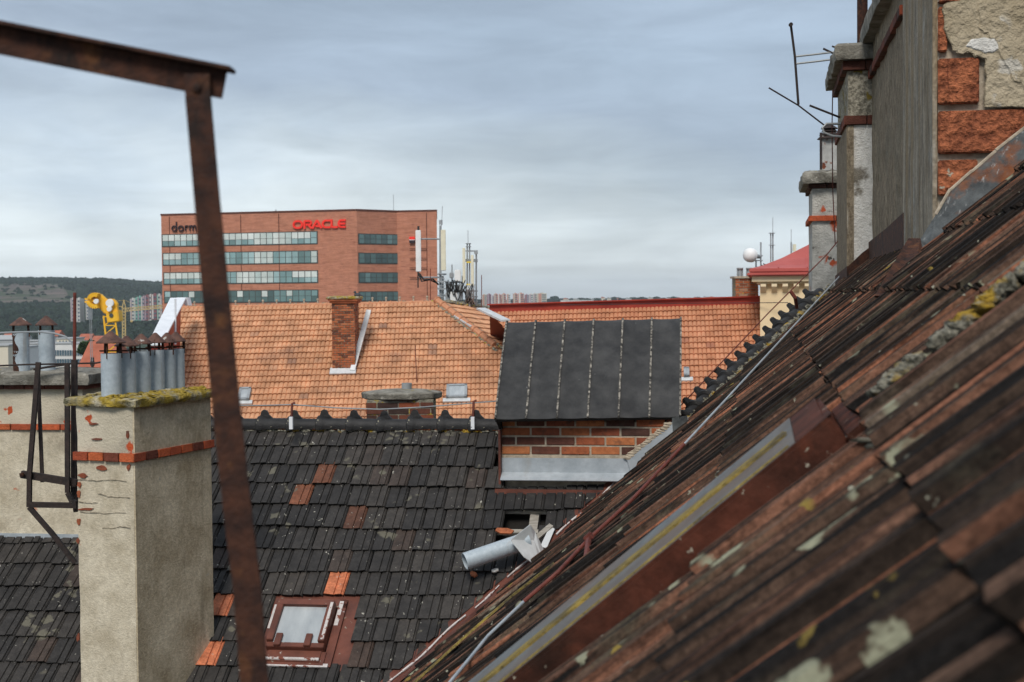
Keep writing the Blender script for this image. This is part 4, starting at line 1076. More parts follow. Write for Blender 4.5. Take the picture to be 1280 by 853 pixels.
for i in range(26):
    p = B_.lerp(C_, rnd(0, 1)); b.blob(p+Z*.06, .14, .1, .08, 6, 4, .4, seed=i)
b.build('ridge_mortar', 'mortar', oh)['kind'] = 'stuff'
b = MB()
for i in range(19):
    p = A_.lerp(B_, (i+.3)/19); b.lathe(p, Z, [(.03, 0), (.025, .17), (.04, .18), (.04, .22), (0, .24)], 6)
b.build('ridge_hook', 'mortar_light', oh)
b = MB(); w1, w2_ = A_-vO*.1+dO*7.7, B_+vO*4+dO*7.7
b.quad(V((w1.x, w1.y, 0)), V((w2_.x, w2_.y, 0)), w2_, w1); bk = V((0, 14, 0))
b.quad(V((w1.x, w1.y, 0))+bk, V((w1.x, w1.y, 0)), w1, A_-vO*.1+bk*.5); b.build('wall', 'cream_wall', oh)
b = MB(); b.quad(A_-vO*.1, C_, C_+V((0, 6, -4)), A_+V((-1.2, 6, -4))); b.build('rear_slope', 'city_red_roof', oh)
b = MB(); a_, c_ = pl(567, 394, A_, nO)+Z*.5, pl(595, 411, A_, nO)+Z*.35; a_, c_ = P(569, 395, 47.2), P(590, 408.5, 46.6); b.bar(a_, c_, .02*6, .05); b.build('gutter_sheet', 'zinc_light', oh)
# hatches on the orange roof
def hatch(parent, x0, x1, y0, y1, O, v, d, n, lean=3):
    a, c = pl(x0, y1, O, n), pl(x1, y1, O, n); e = pl((x0+x1)/2+lean, y0, O, n)
    W = (c-a).length; Hh = (e-(a+c)/2).dot(-d); ctr = (a+c)/2-d*Hh/2+n*.1
    b = MB()
    for (sx, sy, w, h) in ((0, -1, W, .08), (0, 1, W, .08), (-1, 0, .08, Hh), (1, 0, .08, Hh)):
        b.box(ctr+v*(sx*(W/2-.04))+d*(sy*(Hh/2-.04)), v, d, n, w, h, .2)
    f = b.build('roof_hatch', 'grey_metal', parent, frame=(ctr, v, d, v.cross(d)), label='small grey roof hatch')
    b = MB(); b.box(ctr+n*.06, v, d, n, W-.1, Hh-.1, .03); b.build('pane', 'skylight_glass', f)
    b = MB(); b.box(ctr+d*(Hh/2+.06), v, d, n, W+.2, .16, .05); b.build('apron', 'zinc_light', f)
hatch(oh, 558, 584, 486, 502, A_, vO, dO, nO); hatch(oh, 297, 312, 490, 505, A_, vO, dO, nO)

# brick chimney on the orange roof
q0 = pl(430, 466, A_, nO); dC = prj(q0)[2]
bc = thing('chimney', (q0.x, q0.y, 0), 'slender dark red brick chimney on the orange roof with a flat mossy cap', 'chimney')
a, c = P(415.5, 466, dC), P(444, 466, dC); W = (c-a).length; vx = (c-a).normalized(); vx = V((vx.x, vx.y, 0)).normalized(); yx = V((-vx.y, vx.x, 0)); ex = toy(a, 377)
KX = V((a.x, a.y, a.z-.2)); Dd = 1.2
ysk = (yx-vx*0).normalized()
b = MB(); b.box(KX+vx*(W/2)+yx*(Dd/2)+Z*(ex/2+.1), vx, yx, Z, W-.02, Dd-.02, ex+.2); b.build('body', 'mortar', bc)
b = MB(); nb = .085
brickwall(b, KX, vx, Z, -yx, W, ex+.2, .2, .074, j=.014, tl=(.1, .9)); brickwall(b, KX+vx*W, yx, Z, vx, Dd, ex+.2, .2, .074, j=.014, tl=(.1, .9))
b.build('brickwork', 'brick_far', bc)
b = MB(); zt_ = KX+Z*(ex+.18)+vx*W/2+yx*Dd/2; b.box(zt_, vx, yx, Z, W+.12, Dd+.12, .08); b.box(zt_+Z*.06, vx, yx, Z, W+.2, Dd+.2, .07); b.build('cap_course', 'brick_far', bc)
b = MB(); slab(b, zt_+Z*.09, vx, yx, W+.28, Dd+.28, .08, seed=71, jag=.02); b.build('cap_slab', 'moss', bc)
b = MB(); a1 = pl(441, 467, A_, nO)+nO*.12; a2 = P(461, 388, dC+1.3); b.bar(a1, a2, .16, .05, side=nO); b.build('side_flashing', 'zinc_light', bc)
b = MB(); a1 = pl(429, 467, A_, nO)+nO*.1; b.box(a1, vO, dO, nO, W+.1, .3, .04); b.build('base_flashing', 'zinc_light', bc)
b = MB(); pb_ = P(447, 369, dC+.3); b.blob(pb_, .11, .07, .07, 10, 8, .1); b.blob(pb_+V((-.08, 0, .09)), .045, .04, .045, 8, 6, .05); b.prism([pb_+V((.08, -.02, .02)), pb_+V((.22, -.02, -.05)), pb_+V((.08, -.02, -.03))], V((0, .04, 0))); b.bar(pb_+V((-.12, 0, .09)), pb_+V((-.15, 0, .085)), .01, .01)
o = b.build('pigeon', 'feather', None, smooth=True); tag(o, 'small dark pigeon perched on the flat cap of the brick chimney', 'bird')
# thin rod on the roof
o = MB(); o.tube([pl(521, 481, A_, nO), P(519, 432, prj(pl(521, 481, A_, nO))[2])], .015, 5); o = o.build('roof_rod', 'rust_red', None); tag(o, 'thin red rod standing on the orange roof above the oval concrete chimney', 'rod')

# oval concrete capped chimney just behind the dark ridge
dq = 17.5; q = P(502.5, 512, dq); sc = dq/F
oc = thing('chimney', (q.x, q.y, 0), 'squat dark brick chimney with wide flat concrete slab and short pipe behind black ridge', 'chimney')
b = MB(); b.box(V((q.x, q.y, q.z-.7)), V((1, 0, 0)), V((0, 1, 0)), Z, 82*sc, 60*sc, 1.4+28*sc); b.build('body', 'mortar', oc)
b = MB()
ob0 = V((q.x-41*sc, q.y-30*sc, q.z-1.2+12*sc)); ex0 = V((1, 0, 0))
brickwall(b, ob0, ex0, Z, V((0, -1, 0)), 82*sc, 1.2, .26, .075, j=.012, tl=(0, .6))
brickwall(b, ob0+V((0, 60*sc, 0)), V((0, -1, 0)), Z, V((-1, 0, 0)), 60*sc, 1.2, .26, .075, j=.012, tl=(0, .6))
b.build('brickwork', 'brick_red', oc)
b = MB(); zc_ = q.z+13*sc
b.lathe(V((q.x, q.y, zc_)), Z, [(45*sc, 0), (50*sc, 2*sc), (51*sc, 8*sc), (49*sc, 9.5*sc), (30*sc, 12*sc), (0, 13*sc)], 10, sy=.75); b.build('cap_slab', 'concrete', oc, smooth=30, bevel=.004)
b = MB(); qq = P(508.5, 488, dq); b.lathe(qq, Z, [(6.3*sc, -.03), (6.3*sc, 9*sc), (5.2*sc, 9*sc), (5.2*sc, 0)], 16); b.build('flue_pipe', 'grey_metal', oc, smooth=40)

# white capped gable wall at the left end
pw = thing('gable_wall', P(205, 400, 44), 'stepped gable wall with bright white metal capping and red side beside the flue pipes', 'wall')
ap, lf, rt_ = P(221, 374, 46), P(189, 432, 40), P(232, 382, 46)
b = MB(); b.prism([ap, lf, lf+V((.3, 0, 0)), ap+V((.3, 0, 0))], Z*.05); b.prism([ap+V((0, 0, .05)), ap+V((.32, 0, .05)), rt_+V((.1, 0, 0)), rt_], V((0, .5, .0))); b.prism([P(185, 431, 40), P(199, 431, 40), P(226, 374, 46), P(213, 374, 46)], Z*.04)
b.build('capping', 'white_metal', pw)
b = MB(); b.prism([P(224, 377, 46.1), P(197, 431, 40.2), P(197, 470, 40.2), P(222, 470, 46.1)], V((.06, 0, 0))); b.prism([P(186, 433, 40.1), P(199, 433, 40.1), P(199, 480, 40.1), P(186, 480, 40.1)], V((0, .1, 0))); b.build('side', 'red_sheet', pw)
b = MB(); b.tube([P(219, 374, 43), P(219, 431, 43)], .035, 8); b.build('white_pole', 'white_metal', pw)

# second orange roof with the red ridge sheet
A2, B2 = P(612, 391, 46), P(951, 381, 45); v3 = (B2-A2).normalized(); d3, n3 = slope_frame(v3, 35)
oh2 = thing('orange_roofed_house', (B2.x-3, B2.y, 0), 'orange tiled roof with a red sheet metal ridge behind the black dormer', 'house')
va_, vb_ = pl(609, 388, A2, n3), pl(652, 436, A2, n3); vcn = n3.cross((vb_-va_).normalized()); vcn = vcn if vcn.dot(v3) < 0 else -vcn
far_roof('tiled_roof', oh2, A2, v3, d3, n3, -.4, (B2-A2).length-.05, 26, .26, .285, mt='red_orange_tile', clip=((va_, vcn),))
b = MB(); hh = 9.5*45/F; b.prism([A2-V((.0, .05, .03)), B2-V((0, .05, .03)), B2+Z*hh-V((0, .05, 0)), A2+Z*hh-V((0, .05, 0))], V((0, .3, 0)))
b.box((A2+B2)/2+Z*(hh+.02)+V((0, .1, 0)), v3, V((-v3.y, v3.x, 0)), Z, (B2-A2).length+.1, .5, .04); b.build('ridge_sheet', 'red_sheet', oh2)
b = MB(); b.bar(P(601, 386, 45.5), P(632, 401, 43.5), .3, .06); b.build('valley_sheet', 'zinc_light', oh2)
b = MB(); w1, w2_ = A2+d3*7.6, B2+d3*7.6; b.quad(V((w1.x, w1.y, 0)), V((w2_.x, w2_.y, 0)), w2_, w1); b.build('wall', 'cream_wall', oh2)
b = MB(); b.quad(A2, B2, B2+V((0, 6, -4)), A2+V((0, 6, -4))); b.build('rear_slope', 'city_red_roof', oh2)
hatch(oh2, 855, 862, 465, 476, A2, v3, d3, n3, lean=1)
b = MB(); b.tube([P(700, 381.5, 44), P(850, 379.5, 44), P(985, 378.5, 42.5)], .012, 5); o = b.build('span_wire', 'cable_black', None); tag(o, 'thin dark wire running level below the red ridge sheet', 'wire')

# ---- cream building with the red pyramid roof
dc = 43
K = P(950, 356, dc); X, Y = frameof(10.5)
cb = thing('cream_building', (K.x+3.5, K.y+3.5, 0), 'cream stuccoed house with corbelled cornice and red sheet metal pyramid roof', 'house')
S = 7.0; zt_ = K.z+toy(K, 354); 
b = MB(); b.box(V((K.x, K.y, 0))+X*S/2+Y*S/2+Z*zt_/2, X, Y, Z, S, S, zt_); b.build('wall', 'cream_wall', cb)
b = MB(); o_ = .24; z0_, z1_ = K.z+toy(K, 354), K.z+toy(K, 345.5)
cc = V((K.x, K.y, 0))+X*S/2+Y*S/2
for k, (e, za, zb_) in enumerate(((.10, z0_-.03, z0_+.04), (o_, z0_+.04, z1_))): b.box(cc+Z*(za+zb_)/2, X, Y, Z, S+2*e, S+2*e, zb_-za)
b.build('cornice', 'cream_trim', cb)
me = None
for i in range(20):
    x = .02+i*.325
    b = MB(); p = K+X*x; p.z = z0_-.03
    b.prism([p-Y*.0, p-Y*.20, p-Y*.22-Z*.08, p-Y*.12-Z*.18, p-Y*.05-Z*.24, p-Z*.26], X*.16)
    b.build('corbel', 'cream_trim', cb)
b = MB(); zg = K.z+toy(K, 345.5); zg2 = K.z+toy(K, 341); zg3 = K.z+toy(K, 336)
b.box(cc+Z*(zg+zg2)/2, X, Y, Z, S+2*o_+.3, S+2*o_+.3, zg2-zg-.01)
b.box(cc+Z*(zg2+zg3)/2, X, Y, Z, S+2*o_+.16, S+2*o_+.16, zg3-zg2); b.build('gutter', 'red_roof', cb, bevel=.03)
b = MB(); hw = S/2+o_+.05; rings = [(1, 0), (.9, .1), (.75, .33), (.55, .72), (.3, 1.26), (.02, 1.95)]; vs = []
for (f_, h_) in rings:
    for (sx, sy) in ((-1, -1), (1, -1), (1, 1), (-1, 1)): vs.append(cc+X*(hw*f_*sx)+Y*(hw*f_*sy)+Z*(zg3+h_))
b.add(vs, [(i*4+k, i*4+(k+1) % 4, (i+1)*4+(k+1) % 4, (i+1)*4+k) for i in range(5) for k in range(4)]+[(20, 21, 22, 23)]); b.build('roof', 'red_roof', cb)
b = MB()
for k in range(1, 9):
    t = k/9*2-1
    for i in range(4):
        (f0, h0), (f1, h1) = rings[i], rings[i+1]
        if abs(t) < f1: b.bar(cc+X*(hw*t)-Y*(hw*f0)+Z*(zg3+h0+.01), cc+X*(hw*t)-Y*(hw*f1)+Z*(zg3+h1+.01), .03, .04)
b.build('roof_seam', 'red_roof', cb)

# ---- brick stack with two stubs, dish, masts
dk = 47; a = P(919.5, 374, dk); W = (P(948, 374, dk)-a).length; hx = toy(a, 348)
sb_ = thing('chimney', (a.x+W/2, a.y+.4, 0), 'low ochre brick chimney with two open metal flues left of the cream building', 'chimney')
b = MB(); b.box(a+V((W/2, .4, hx/2-.5)), V((1, 0, 0)), V((0, 1, 0)), Z, W-.02, .8, hx+1); b.build('body', 'mortar', sb_)
b = MB(); brickwall(b, a-Z*.5, V((1, 0, 0)), Z, V((0, -1, 0)), W, hx+.5, .27, .085, j=.018, tl=(.3, 1)); b.build('brickwork', 'brick_far', sb_)
b = MB(); b.box(a+V((W/2, .4, hx+.03)), V((1, 0, 0)), V((0, 1, 0)), Z, W+.1, .9, .07); b.build('cap_slab', 'mortar_light', sb_)
for x in (925, 936.5):
    b = MB(); q = P(x, 347.5, dk+.2); s_ = dk/F
    for dx in (-3.2, 3.2): b.tube([q+V((dx*s_, 0, 0)), q+V((dx*s_, 0, 12*s_))], .022, 6)
    b.lathe(q+Z*11*s_, Z, [(4*s_, 0), (4.3*s_, .04)], 12); b.lathe(q, Z, [(2.6*s_, 0), (2.2*s_, 8*s_), (2.6*s_, 11*s_)], 12); b.build('flue_pipe', 'grey_metal', sb_)
def vrod(b, x, y0, y1, rp_, d, x2=None): b.tube([P(x, y1, d), P(x2 if x2 is not None else x, y0, d)], rp_*d/F, 8)
dd2 = 52; s_ = dd2/F
dish = thing('dish_antenna', P(945, 335, dd2), 'round pinkish white dish antenna on a short pole left of the red pyramid roof', 'dish antenna')
b = MB(); ax = V((-.75, -.62, .1)).normalized(); q = P(937, 319, dd2); b.lathe(q-ax*.12, ax, [(8.8*s_, -.02), (9.1*s_, .1), (9*s_, .13), (8*s_, .22), (5*s_, .3), (0, .34)], 28); b.build('reflector', 'antenna_white', dish, smooth=40)
b = MB(); b.lathe(q-ax*.12, -ax, [(8.8*s_, 0), (5*s_, .14), (3*s_, .2), (2.5*s_, .42), (0, .42)], 20); b.build('feed_housing', 'grey_metal', dish, smooth=40)
b = MB(); vrod(b, 951, 303, 340, 1.0, dd2+.4); vrod(b, 945, 326, 342, 1.0, dd2+.3); b.bar(P(940, 320, dd2+.2), P(953, 320, dd2+.4), .05, .05); b.bar(P(943, 326, dd2+.2), P(953, 326, dd2+.4), .04, .04); b.build('pole', 'grey_metal', dish)
def whip_mast(label, x, y0, y1, yw, yb, d, wid=1.0, extra=()):
    o = thing('antenna_mast', P(x, y1, d), label, 'antenna mast', 'antenna masts on the roofs')
    b = MB(); vrod(b, x, y0, y1, wid, d); b.build('pole', 'grey_metal', o)
    b = MB(); vrod(b, x, yw, y0, .35, d); b.build('whip', 'grey_metal', o)
    return o
m1 = whip_mast('tall twin tube mast with a long whip between the dish and the red pyramid roof', 966, 291, 340, 272, 0, dd2)
b = MB(); vrod(b, 963.4, 291, 340, .8, dd2); 
for y in (292, 307): b.lathe(P(965, y, dd2), Z, [(4*s_, 0), (4*s_, .02)], 12)
b.build('bracket', 'grey_metal', m1)
b = MB()
for k in range(10): b.tube([P(951+k*1.6, 331+2*sin(k*2), dd2), P(955+k*1.4, 334+3*sin(k*1.3), dd2), P(953+k*1.7, 338, dd2)], .02, 5)
b.build('cable_bundle', 'cable_black', m1)
m2 = whip_mast('short mast with a whip behind the slope of the red pyramid roof', 989, 303, 330, 287, 0, dd2+4)
b = MB(); b.box(P(993, 310, dd2+4), V((1, 0, 0)), V((0, 1, 0)), Z, .12, .1, .28); b.bar(P(989, 316, dd2+4), P(997, 316, dd2+4), .03, .03); b.build('small_panel', 'antenna_cream', m2)

# ---- centre antenna cluster on the orange roof ridge
da = 50; s_ = da/F
def panel(parent, x0, x1, y0, y1, m, d=da, dp_=.12):
    b = MB(); a, c = P(x0, y1, d), P(x1, y0, d); b.box((a+c)/2, V((1, 0, 0)), V((0, 1, 0)), Z, c.x-a.x, dp_, c.z-a.z); b.build('panel_antenna', m, parent, bevel=.015)
am = thing('antenna_mast', P(551, 380, da), 'big rooftop mast with one white and one cream panel antenna on horizontal arms', 'antenna mast', 'antenna masts on the roofs')
b = MB(); vrod(b, 550.5, 282, 385, 1.5, da); vrod(b, 553.5, 345, 385, 1.3, da+.1); b.build('pole', 'grey_metal', am)
b = MB(); vrod(b, 552, 258, 282, .35, da, 553); b.lathe(P(551, 281, da), Z, [(2.2*s_, 0), (2.2*s_, .16)], 10); b.build('whip', 'grey_metal', am)
panel(am, 520, 526, 288, 340, 'antenna_white', da-.4); panel(am, 551.5, 557, 287.5, 338.5, 'antenna_cream', da-.3)
for y in (299, 347): b = MB(); b.tube([P(524, y, da-.3), P(551, y, da)], 1.0*s_, 8); b.build('arm', 'grey_metal', am)
b = MB(); vrod(b, 522.5, 340, 360, .8, da-.4); vrod(b, 523, 283, 289, 1.4, da-.4); b.tube([P(524, 342, da-.4), P(530, 350, da-.4), P(541, 349, da-.2), P(548, 356, da)], .03, 6)
b.tube([P(523, 341, da-.4), P(527, 352, da-.4), P(537, 350, da-.2), P(546, 354, da)], .025, 6); b.build('cable', 'cable_black', am)
b = MB()
for k in range(9): y = 342+k*5; b.bar(P(548.5, y, da-.15), P(556, y+rnd(-3, 3), da-.15), .03, .03); 
for y in (343, 352, 361, 370, 377): b.bar(P(546.5, y, da-.1), P(558, y, da-.1), .05, .05)
b.build('bracket', 'grey_metal', am)
eq = thing('equipment_rack', P(568, 380, da), 'grey telecom boxes with tangled black cables between the two rooftop masts', 'telecom equipment')
def ebox(x0, x1, y0, y1, m='grey_metal', d=da): 
    b = MB(); a, c = P(x0, y1, d), P(x1, y0, d); b.box((a+c)/2, V((1, 0, 0)), V((0, 1, 0)), Z, c.x-a.x, .3, c.z-a.z); b.build('cabinet', m, eq, bevel=.02)
ebox(568.5, 576, 337.5, 352, 'antenna_white'); ebox(562, 567, 341, 348); ebox(563, 572, 365, 377, 'antenna_white'); ebox(573, 578, 355, 376); ebox(557, 562, 366, 377)
b = MB()
for x, y0, y1 in ((565, 331, 380), (571, 350, 380), (578, 345, 380), (560, 350, 380)): vrod(b, x, y0, y1, .8, da+.2)
for y in (353, 365, 378): b.bar(P(558, y, da+.15), P(580, y, da+.15), .05, .05)
b.build('rack_frame', 'grey_metal', eq)
random.seed(5)
for k in range(14):
    b = MB(); x0 = rnd(557, 572); w_ = rnd(4, 14); y0 = rnd(350, 358); dp2 = rnd(8, 20)
    b.tube([P(x0+w_*i/8, y0+dp2*sin(pi*i/8), da-.25+.02*k) for i in range(9)], .022, 5); b.build('cable', 'cable_black', eq)
b = MB(); vrod(b, 538, 336, 384, .5, da-.6); o = b.build('roof_rod', 'rust_red', None); tag(o, 'rust red rod on the orange ridge left of the big antenna mast', 'rod')
b = MB(); vrod(b, 602, 344, 385, .5, da-.2); o = b.build('roof_rod', 'rust_red', None); tag(o, 'rust red rod standing just right of the double pole mast', 'rod')
am2 = thing('antenna_mast', P(588, 382, da), 'double pole rooftop mast with two cream panel antennas and yellow clamps', 'antenna mast', 'antenna masts on the roofs')
b = MB(); vrod(b, 584, 305, 384, .9, da); vrod(b, 587, 305, 384, .9, da); vrod(b, 595.3, 317, 382, 1.0, da+.1); b.build('pole', 'grey_metal', am2)
b = MB(); vrod(b, 585, 288, 305, .35, da); b.build('whip', 'grey_metal', am2)
panel(am2, 578.5, 581.5, 310, 354, 'antenna_cream', da-.2); panel(am2, 589, 592, 319, 358, 'antenna_cream', da-.2)
for y in (328, 356): b = MB(); b.box(P(586.5, y, da-.15), V((1, 0, 0)), V((0, 1, 0)), Z, 6.5*s_, .2, .05); b.build('clamp', 'yellow_clamp', am2)
b = MB()
for y in (305, 309): b.lathe(P(585.5, y, da), Z, [(3.5*s_, 0), (3.5*s_, .02)], 12)
for y in (314, 325, 327, 364, 371, 377): b.bar(P(582, y, da), P(597, y, da+.1), .05, .05)
b.lathe(P(595, 316, da+.1), V((0, -1, 0)), [(.07, -.1), (.07, .1)], 10); b.build('bracket', 'grey_metal', am2)
for k in range(9):
    b = MB(); x0 = rnd(582, 594); b.tube([P(x0, 352+k, da-.2), P(x0-3+rnd(-2, 2), 362, da-.3), P(x0+rnd(-3, 3), 372, da-.2), P(x0+rnd(-6, 3), 380, da)], .03, 5); b.build('cable', 'cable_black' if k % 2 else 'grey_metal', am2)

# ============================================================ office building
of = thing('office_building', P(380, 372, 268).xy.to_3d(), 'large red brick office block with ribbon windows and a red name sign on top', 'office building')
c1, c2, c3, c4 = [P(x, 370, d).xy.to_3d() for x, d in ((203, 272), (447, 262), (497, 267.5), (547, 266))]
ztp = P(447, 264, 262).z
b = MB(); pts = [c1, c2, c3, c4, c4*1.1, c1*1.1+V((8, 0, 0))]
b.prism([p for p in pts], Z*ztp); b.build('wall', 'facade_brick', of)
b = MB(); cen_ = sum(pts, V())/6; b.prism([cen_+(p-cen_)*1.004+Z*ztp for p in pts], Z*.35); b.build('parapet', 'facade_joint', of)
def fac(a, c):
    X = (c-a).normalized(); n = X.cross(Z).normalized(); n = n if n.y < 0 else -n; return a, X, n
fA, fB, fC = fac(c1, c2), fac(c2, c3), fac(c3, c4)
def fp2(f, x, y, o=0): return pl(x, y, f[0]+f[2]*o, f[2])
rowsA = ((290, 304.5), (314, 328.5), (339, 353), (363, 377))
for ri, (ya, yb) in enumerate(rowsA):
    for (f, xa, xb, xr, npn) in ((fA, 204+ri*.6, 397, 397, 25), (fB, 449, 498, 449, 7)):
        if f is fB: ya, yb = ((293, 304.5), (317, 329), (341.5, 353), (365.5, 376))[ri]
        z0_, z1_ = fp2(f, xr, yb).z, fp2(f, xr, ya).z
        p0 = (fp2(f, xa, 350)-f[0]).dot(f[1]); p1 = (fp2(f, xb, 350)-f[0]).dot(f[1])
        b = MB(); q = lambda s, z, o=.03: f[0]+f[1]*s+Z*z+f[2]*o
        b.box(q((p0+p1)/2, (z0_+z1_)/2, .0), f[1], f[2], Z, p1-p0+.3, .12, z1_-z0_+.3)
        wn = b.build('ribbon_window', 'mullion', of)
        b = MB(); w_ = (p1-p0)/npn; blind = 0
        for i in range(npn):
            if i % 3 == 0: mode = rnd(0, 1)
            lo_ = rnd(.3, .72) if f is fA else rnd(.05, .35); up_t = lo_
            hsplit = 0
            if f is fA:
                if mode < .35: up_t = rnd(.86, 1); hsplit = .55
                elif mode < .5: up_t = lo_ = rnd(.8, .97)
                if ri == 3: lo_ *= .4; up_t = lo_ if i % 4 else up_t
            zs = z0_+(z1_-z0_)*(1-hsplit) if hsplit else z0_+.5*(z1_-z0_)
            for (za, zb_, tv) in ((z0_, zs, lo_), (zs, z1_, up_t)):
                b.quad(q(p0+i*w_+.07, za+.05, .08), q(p0+(i+1)*w_-.07, za+.05, .08), q(p0+(i+1)*w_-.07, zb_-.02, .08), q(p0+i*w_+.07, zb_-.02, .08), tv)
        b.build('pane', 'facade_glass', wn)
b = MB()
for x in (213, 302, 349.5): p = fp2(fA, x, 350); b.box(V((p.x, p.y, ztp/2+10))+fA[2]*.02, fA[1], fA[2], Z, .12, .1, ztp-20.4)
p = fp2(fC, 534, 350); b.box(V((p.x, p.y, ztp/2+10))+fC[2]*.02, fC[1], fC[2], Z, .12, .1, ztp-20.4)
b.build('facade_joint', 'facade_joint', of)
for y in (311, 323, 335, 347):
    a, c = fp2(fC, 512, y, .3), fp2(fC, 533, y, .3); b = MB(); b.bar(a, c, .12, .12); b.build('facade_rail', 'facade_joint', of)
b = MB()
for (x, h_) in ((345, 8), (342, 6), (400, 4), (492, 26)): p = P(x, 265, 275); p.z = ztp; b.tube([p, p+Z*h_*.15], .12 if h_ < 20 else .05, 5)
b.build('roof_mast', 'grey_metal', of)
# stroke lettering
def ribbon(b, f, pts, w, dep=.25):
    for i in range(len(pts)-1):
        a, c = pts[i], pts[i+1]; d = (c-a); L = d.length
        if L < 1e-5: continue
        d /= L; b.bar(a-d*w*.12, c+d*w*.12, dep, w, side=f[2].cross(d))
def arc(cx, cy, rx, ry, a0, a1, n=10): return [(cx+rx*cos(R(a0+(a1-a0)*i/n)), cy+ry*sin(R(a0+(a1-a0)*i/n))) for i in range(n+1)]
def lett(f, x0, ybase, hpx, glyphs, w, m, label):
    o0 = fp2(f, x0, ybase, .25); u = hpx*(o0-C0).length/F; x = 0
    for (name, adv, strokes) in glyphs:
        b = MB()
        for st in strokes: ribbon(b, f, [o0+f[1]*((x+px)*u)+Z*(py*u) for px, py in st], w*u)
        b.build('sign_letter', m, of, label=label); x += adv
h = .11
O_ = lambda W: arc(W-.5, .5, .5-h, .5-h, -90, 90)+arc(.5, .5, .5-h, .5-h, 90, 270)+[(W-.5, h)]
gl = [('o', 1.36, [O_(1.28)]),
      ('r', 1.10, [[(h, 0), (h, 1-h), (.7, 1-h)]+arc(.72, .68, .21, .21, 90, -90)[0:]+[(.32, .47)], [(.55, .47), (.98, .03)]]),
      ('a', 1.16, [[(.02, .03), (.52, 1-h), (.62, 1-h), (1.1, .03)], [(.42, .27), (.98, .27)]]),
      ('c', 1.10, [[(1.05, 1-h)]+arc(.5, .5, .5-h, .5-h, 90, 270)+[(1.05, h)]]),
      ('l', .86, [[(h, 1), (h, .3), (.2, h), (.3, h), (.85, h)]]),
      ('e', 1.0, [[(.95, 1-h)]+arc(.45, .5, .45-h, .5-h, 90, 270)+[(.95, h)], [(.15, .5), (.9, .5)]])]
lett(fA, 366, 286.5, 10.6, gl, .22, 'sign_red', 'red sign letter')
gd = [('d', .78, [arc(.36, .32, .26, .26, 0, 360, 16), [(.62, .06), (.62, 1)]]), ('o', .82, [arc(.36, .32, .28, .26, 0, 360, 16)]),
      ('r', .5, [[(.08, .03), (.08, .6)], [(.08, .36)]+arc(.28, .38, .2, .2, 180, 60, 6)]),
      ('m', 1.0, [[(.08, .03), (.08, .6)], [(.08, .36)]+arc(.26, .38, .18, .2, 180, 0, 8)+[(.44, .03)], [(.44, .36)]+arc(.62, .38, .18, .2, 180, 0, 8)+[(.8, .03)]])]
lett(fA, 214, 289.6, 11.4, gd, .11, 'sign_dark', 'dark sign letter')
b = MB(); a, c = fp2(fC, 511.5, 299.8, .4), fp2(fC, 518.5, 296, .4)
b.box((a+c)/2, fC[1], fC[2], Z, 1.05, .2, .55); sg = b.build('wall_sign', 'sign_red', of, label='small red, white and black square sign')
b = MB(); b.box((a+c)/2-Z*.33, fC[1], fC[2], Z, 1.05, .2, .1); b.build('sign_band', 'antenna_white', sg)
b = MB(); b.box((a+c)/2-Z*.66, fC[1], fC[2], Z, 1.05, .2, .54); b.build('sign_band', 'sign_dark', sg)

# ============================================================ cranes
dy = 140; s_ = dy/F
cr = thing('crane', P(145, 440, dy).xy.to_3d()+Z*0, 'yellow lattice crane jib with a big curved pulley head above the flue pipes', 'crane')
def cbar(b, x0, y0, x1, y1, w, d=dy, o=0): b.bar(P(x0, y0, d+o), P(x1, y1, d+o), w*d/F, w*d/F)
b = MB()
L_ = [(129.5, 395, 141, 500), (143, 393, 158, 500)]
for o in (0, 1.2):
    for (x0, y0, x1, y1) in L_: cbar(b, x0, y0, x1, y1, 1.9, o=o)
for k in range(8):
    y = 396+k*11; fx = lambda L, y: L[0]+(L[2]-L[0])*(y-L[1])/(L[3]-L[1])
    cbar(b, fx(L_[0], y), y, fx(L_[1], y), y, 1.3); cbar(b, fx(L_[0], y+11), y+11, fx(L_[1], y), y, 1.2); cbar(b, fx(L_[0], y), y, fx(L_[1], y), y, 1.3, o=1.2)
b.build('lattice_jib', 'crane_yellow', cr)
b = MB()
def plate(pts, th=.8, o=0): b.prism([P(x, y, dy+o) for x, y in pts], V((0, th, 0)))
plate([(117, 368), (124, 367), (133, 375), (143, 383), (147, 387), (147, 392), (131, 393), (127, 389), (122, 384), (118, 384)])
plate([(131, 376), (135, 373.5), (142, 374), (146, 380), (146, 387), (139, 386)], o=.1)
b.build('jib_head', 'crane_yellow', cr, bevel=.1)
b = MB()
for i in range(14):
    a0, a1 = R(60+i*17), R(60+(i+1)*17)
    b.bar(P(119.5+7.5*cos(a0), 376-7.5*sin(a0), dy-.3), P(119.5+7.5*cos(a1), 376-7.5*sin(a1), dy-.3), .9, 5*s_)
b.build('pulley_ring', 'crane_yellow', cr)
b = MB(); b.lathe(P(120.5, 377, dy-.5), V((0, -1, 0)), [(3.4*s_, 0), (3*s_, .2)], 16); b.lathe(P(137.5, 379, dy-.2), V((0, -1, 0)), [(5.2*s_, 0), (4.8*s_, .2)], 16); b.lathe(P(137, 386.5, dy-.3), V((0, -1, 0)), [(3.4*s_, 0), (3*s_, .2)], 16); b.build('pulley', 'antenna_white', cr)
b = MB(); b.prism([P(132, 391, dy-.2), P(147, 388, dy-.2), P(149, 402, dy-.2), P(134, 404, dy-.2)], V((0, 1.6, 0))); bx2 = b.build('jib_box', 'crane_yellow', cr, bevel=.08)
b = MB(); b.lathe(P(139, 394.5, dy-.25), V((0, -1, 0)), [(2.6*s_, 0), (2.5*s_, .05)], 16); b.build('box_hole', 'mullion', bx2)
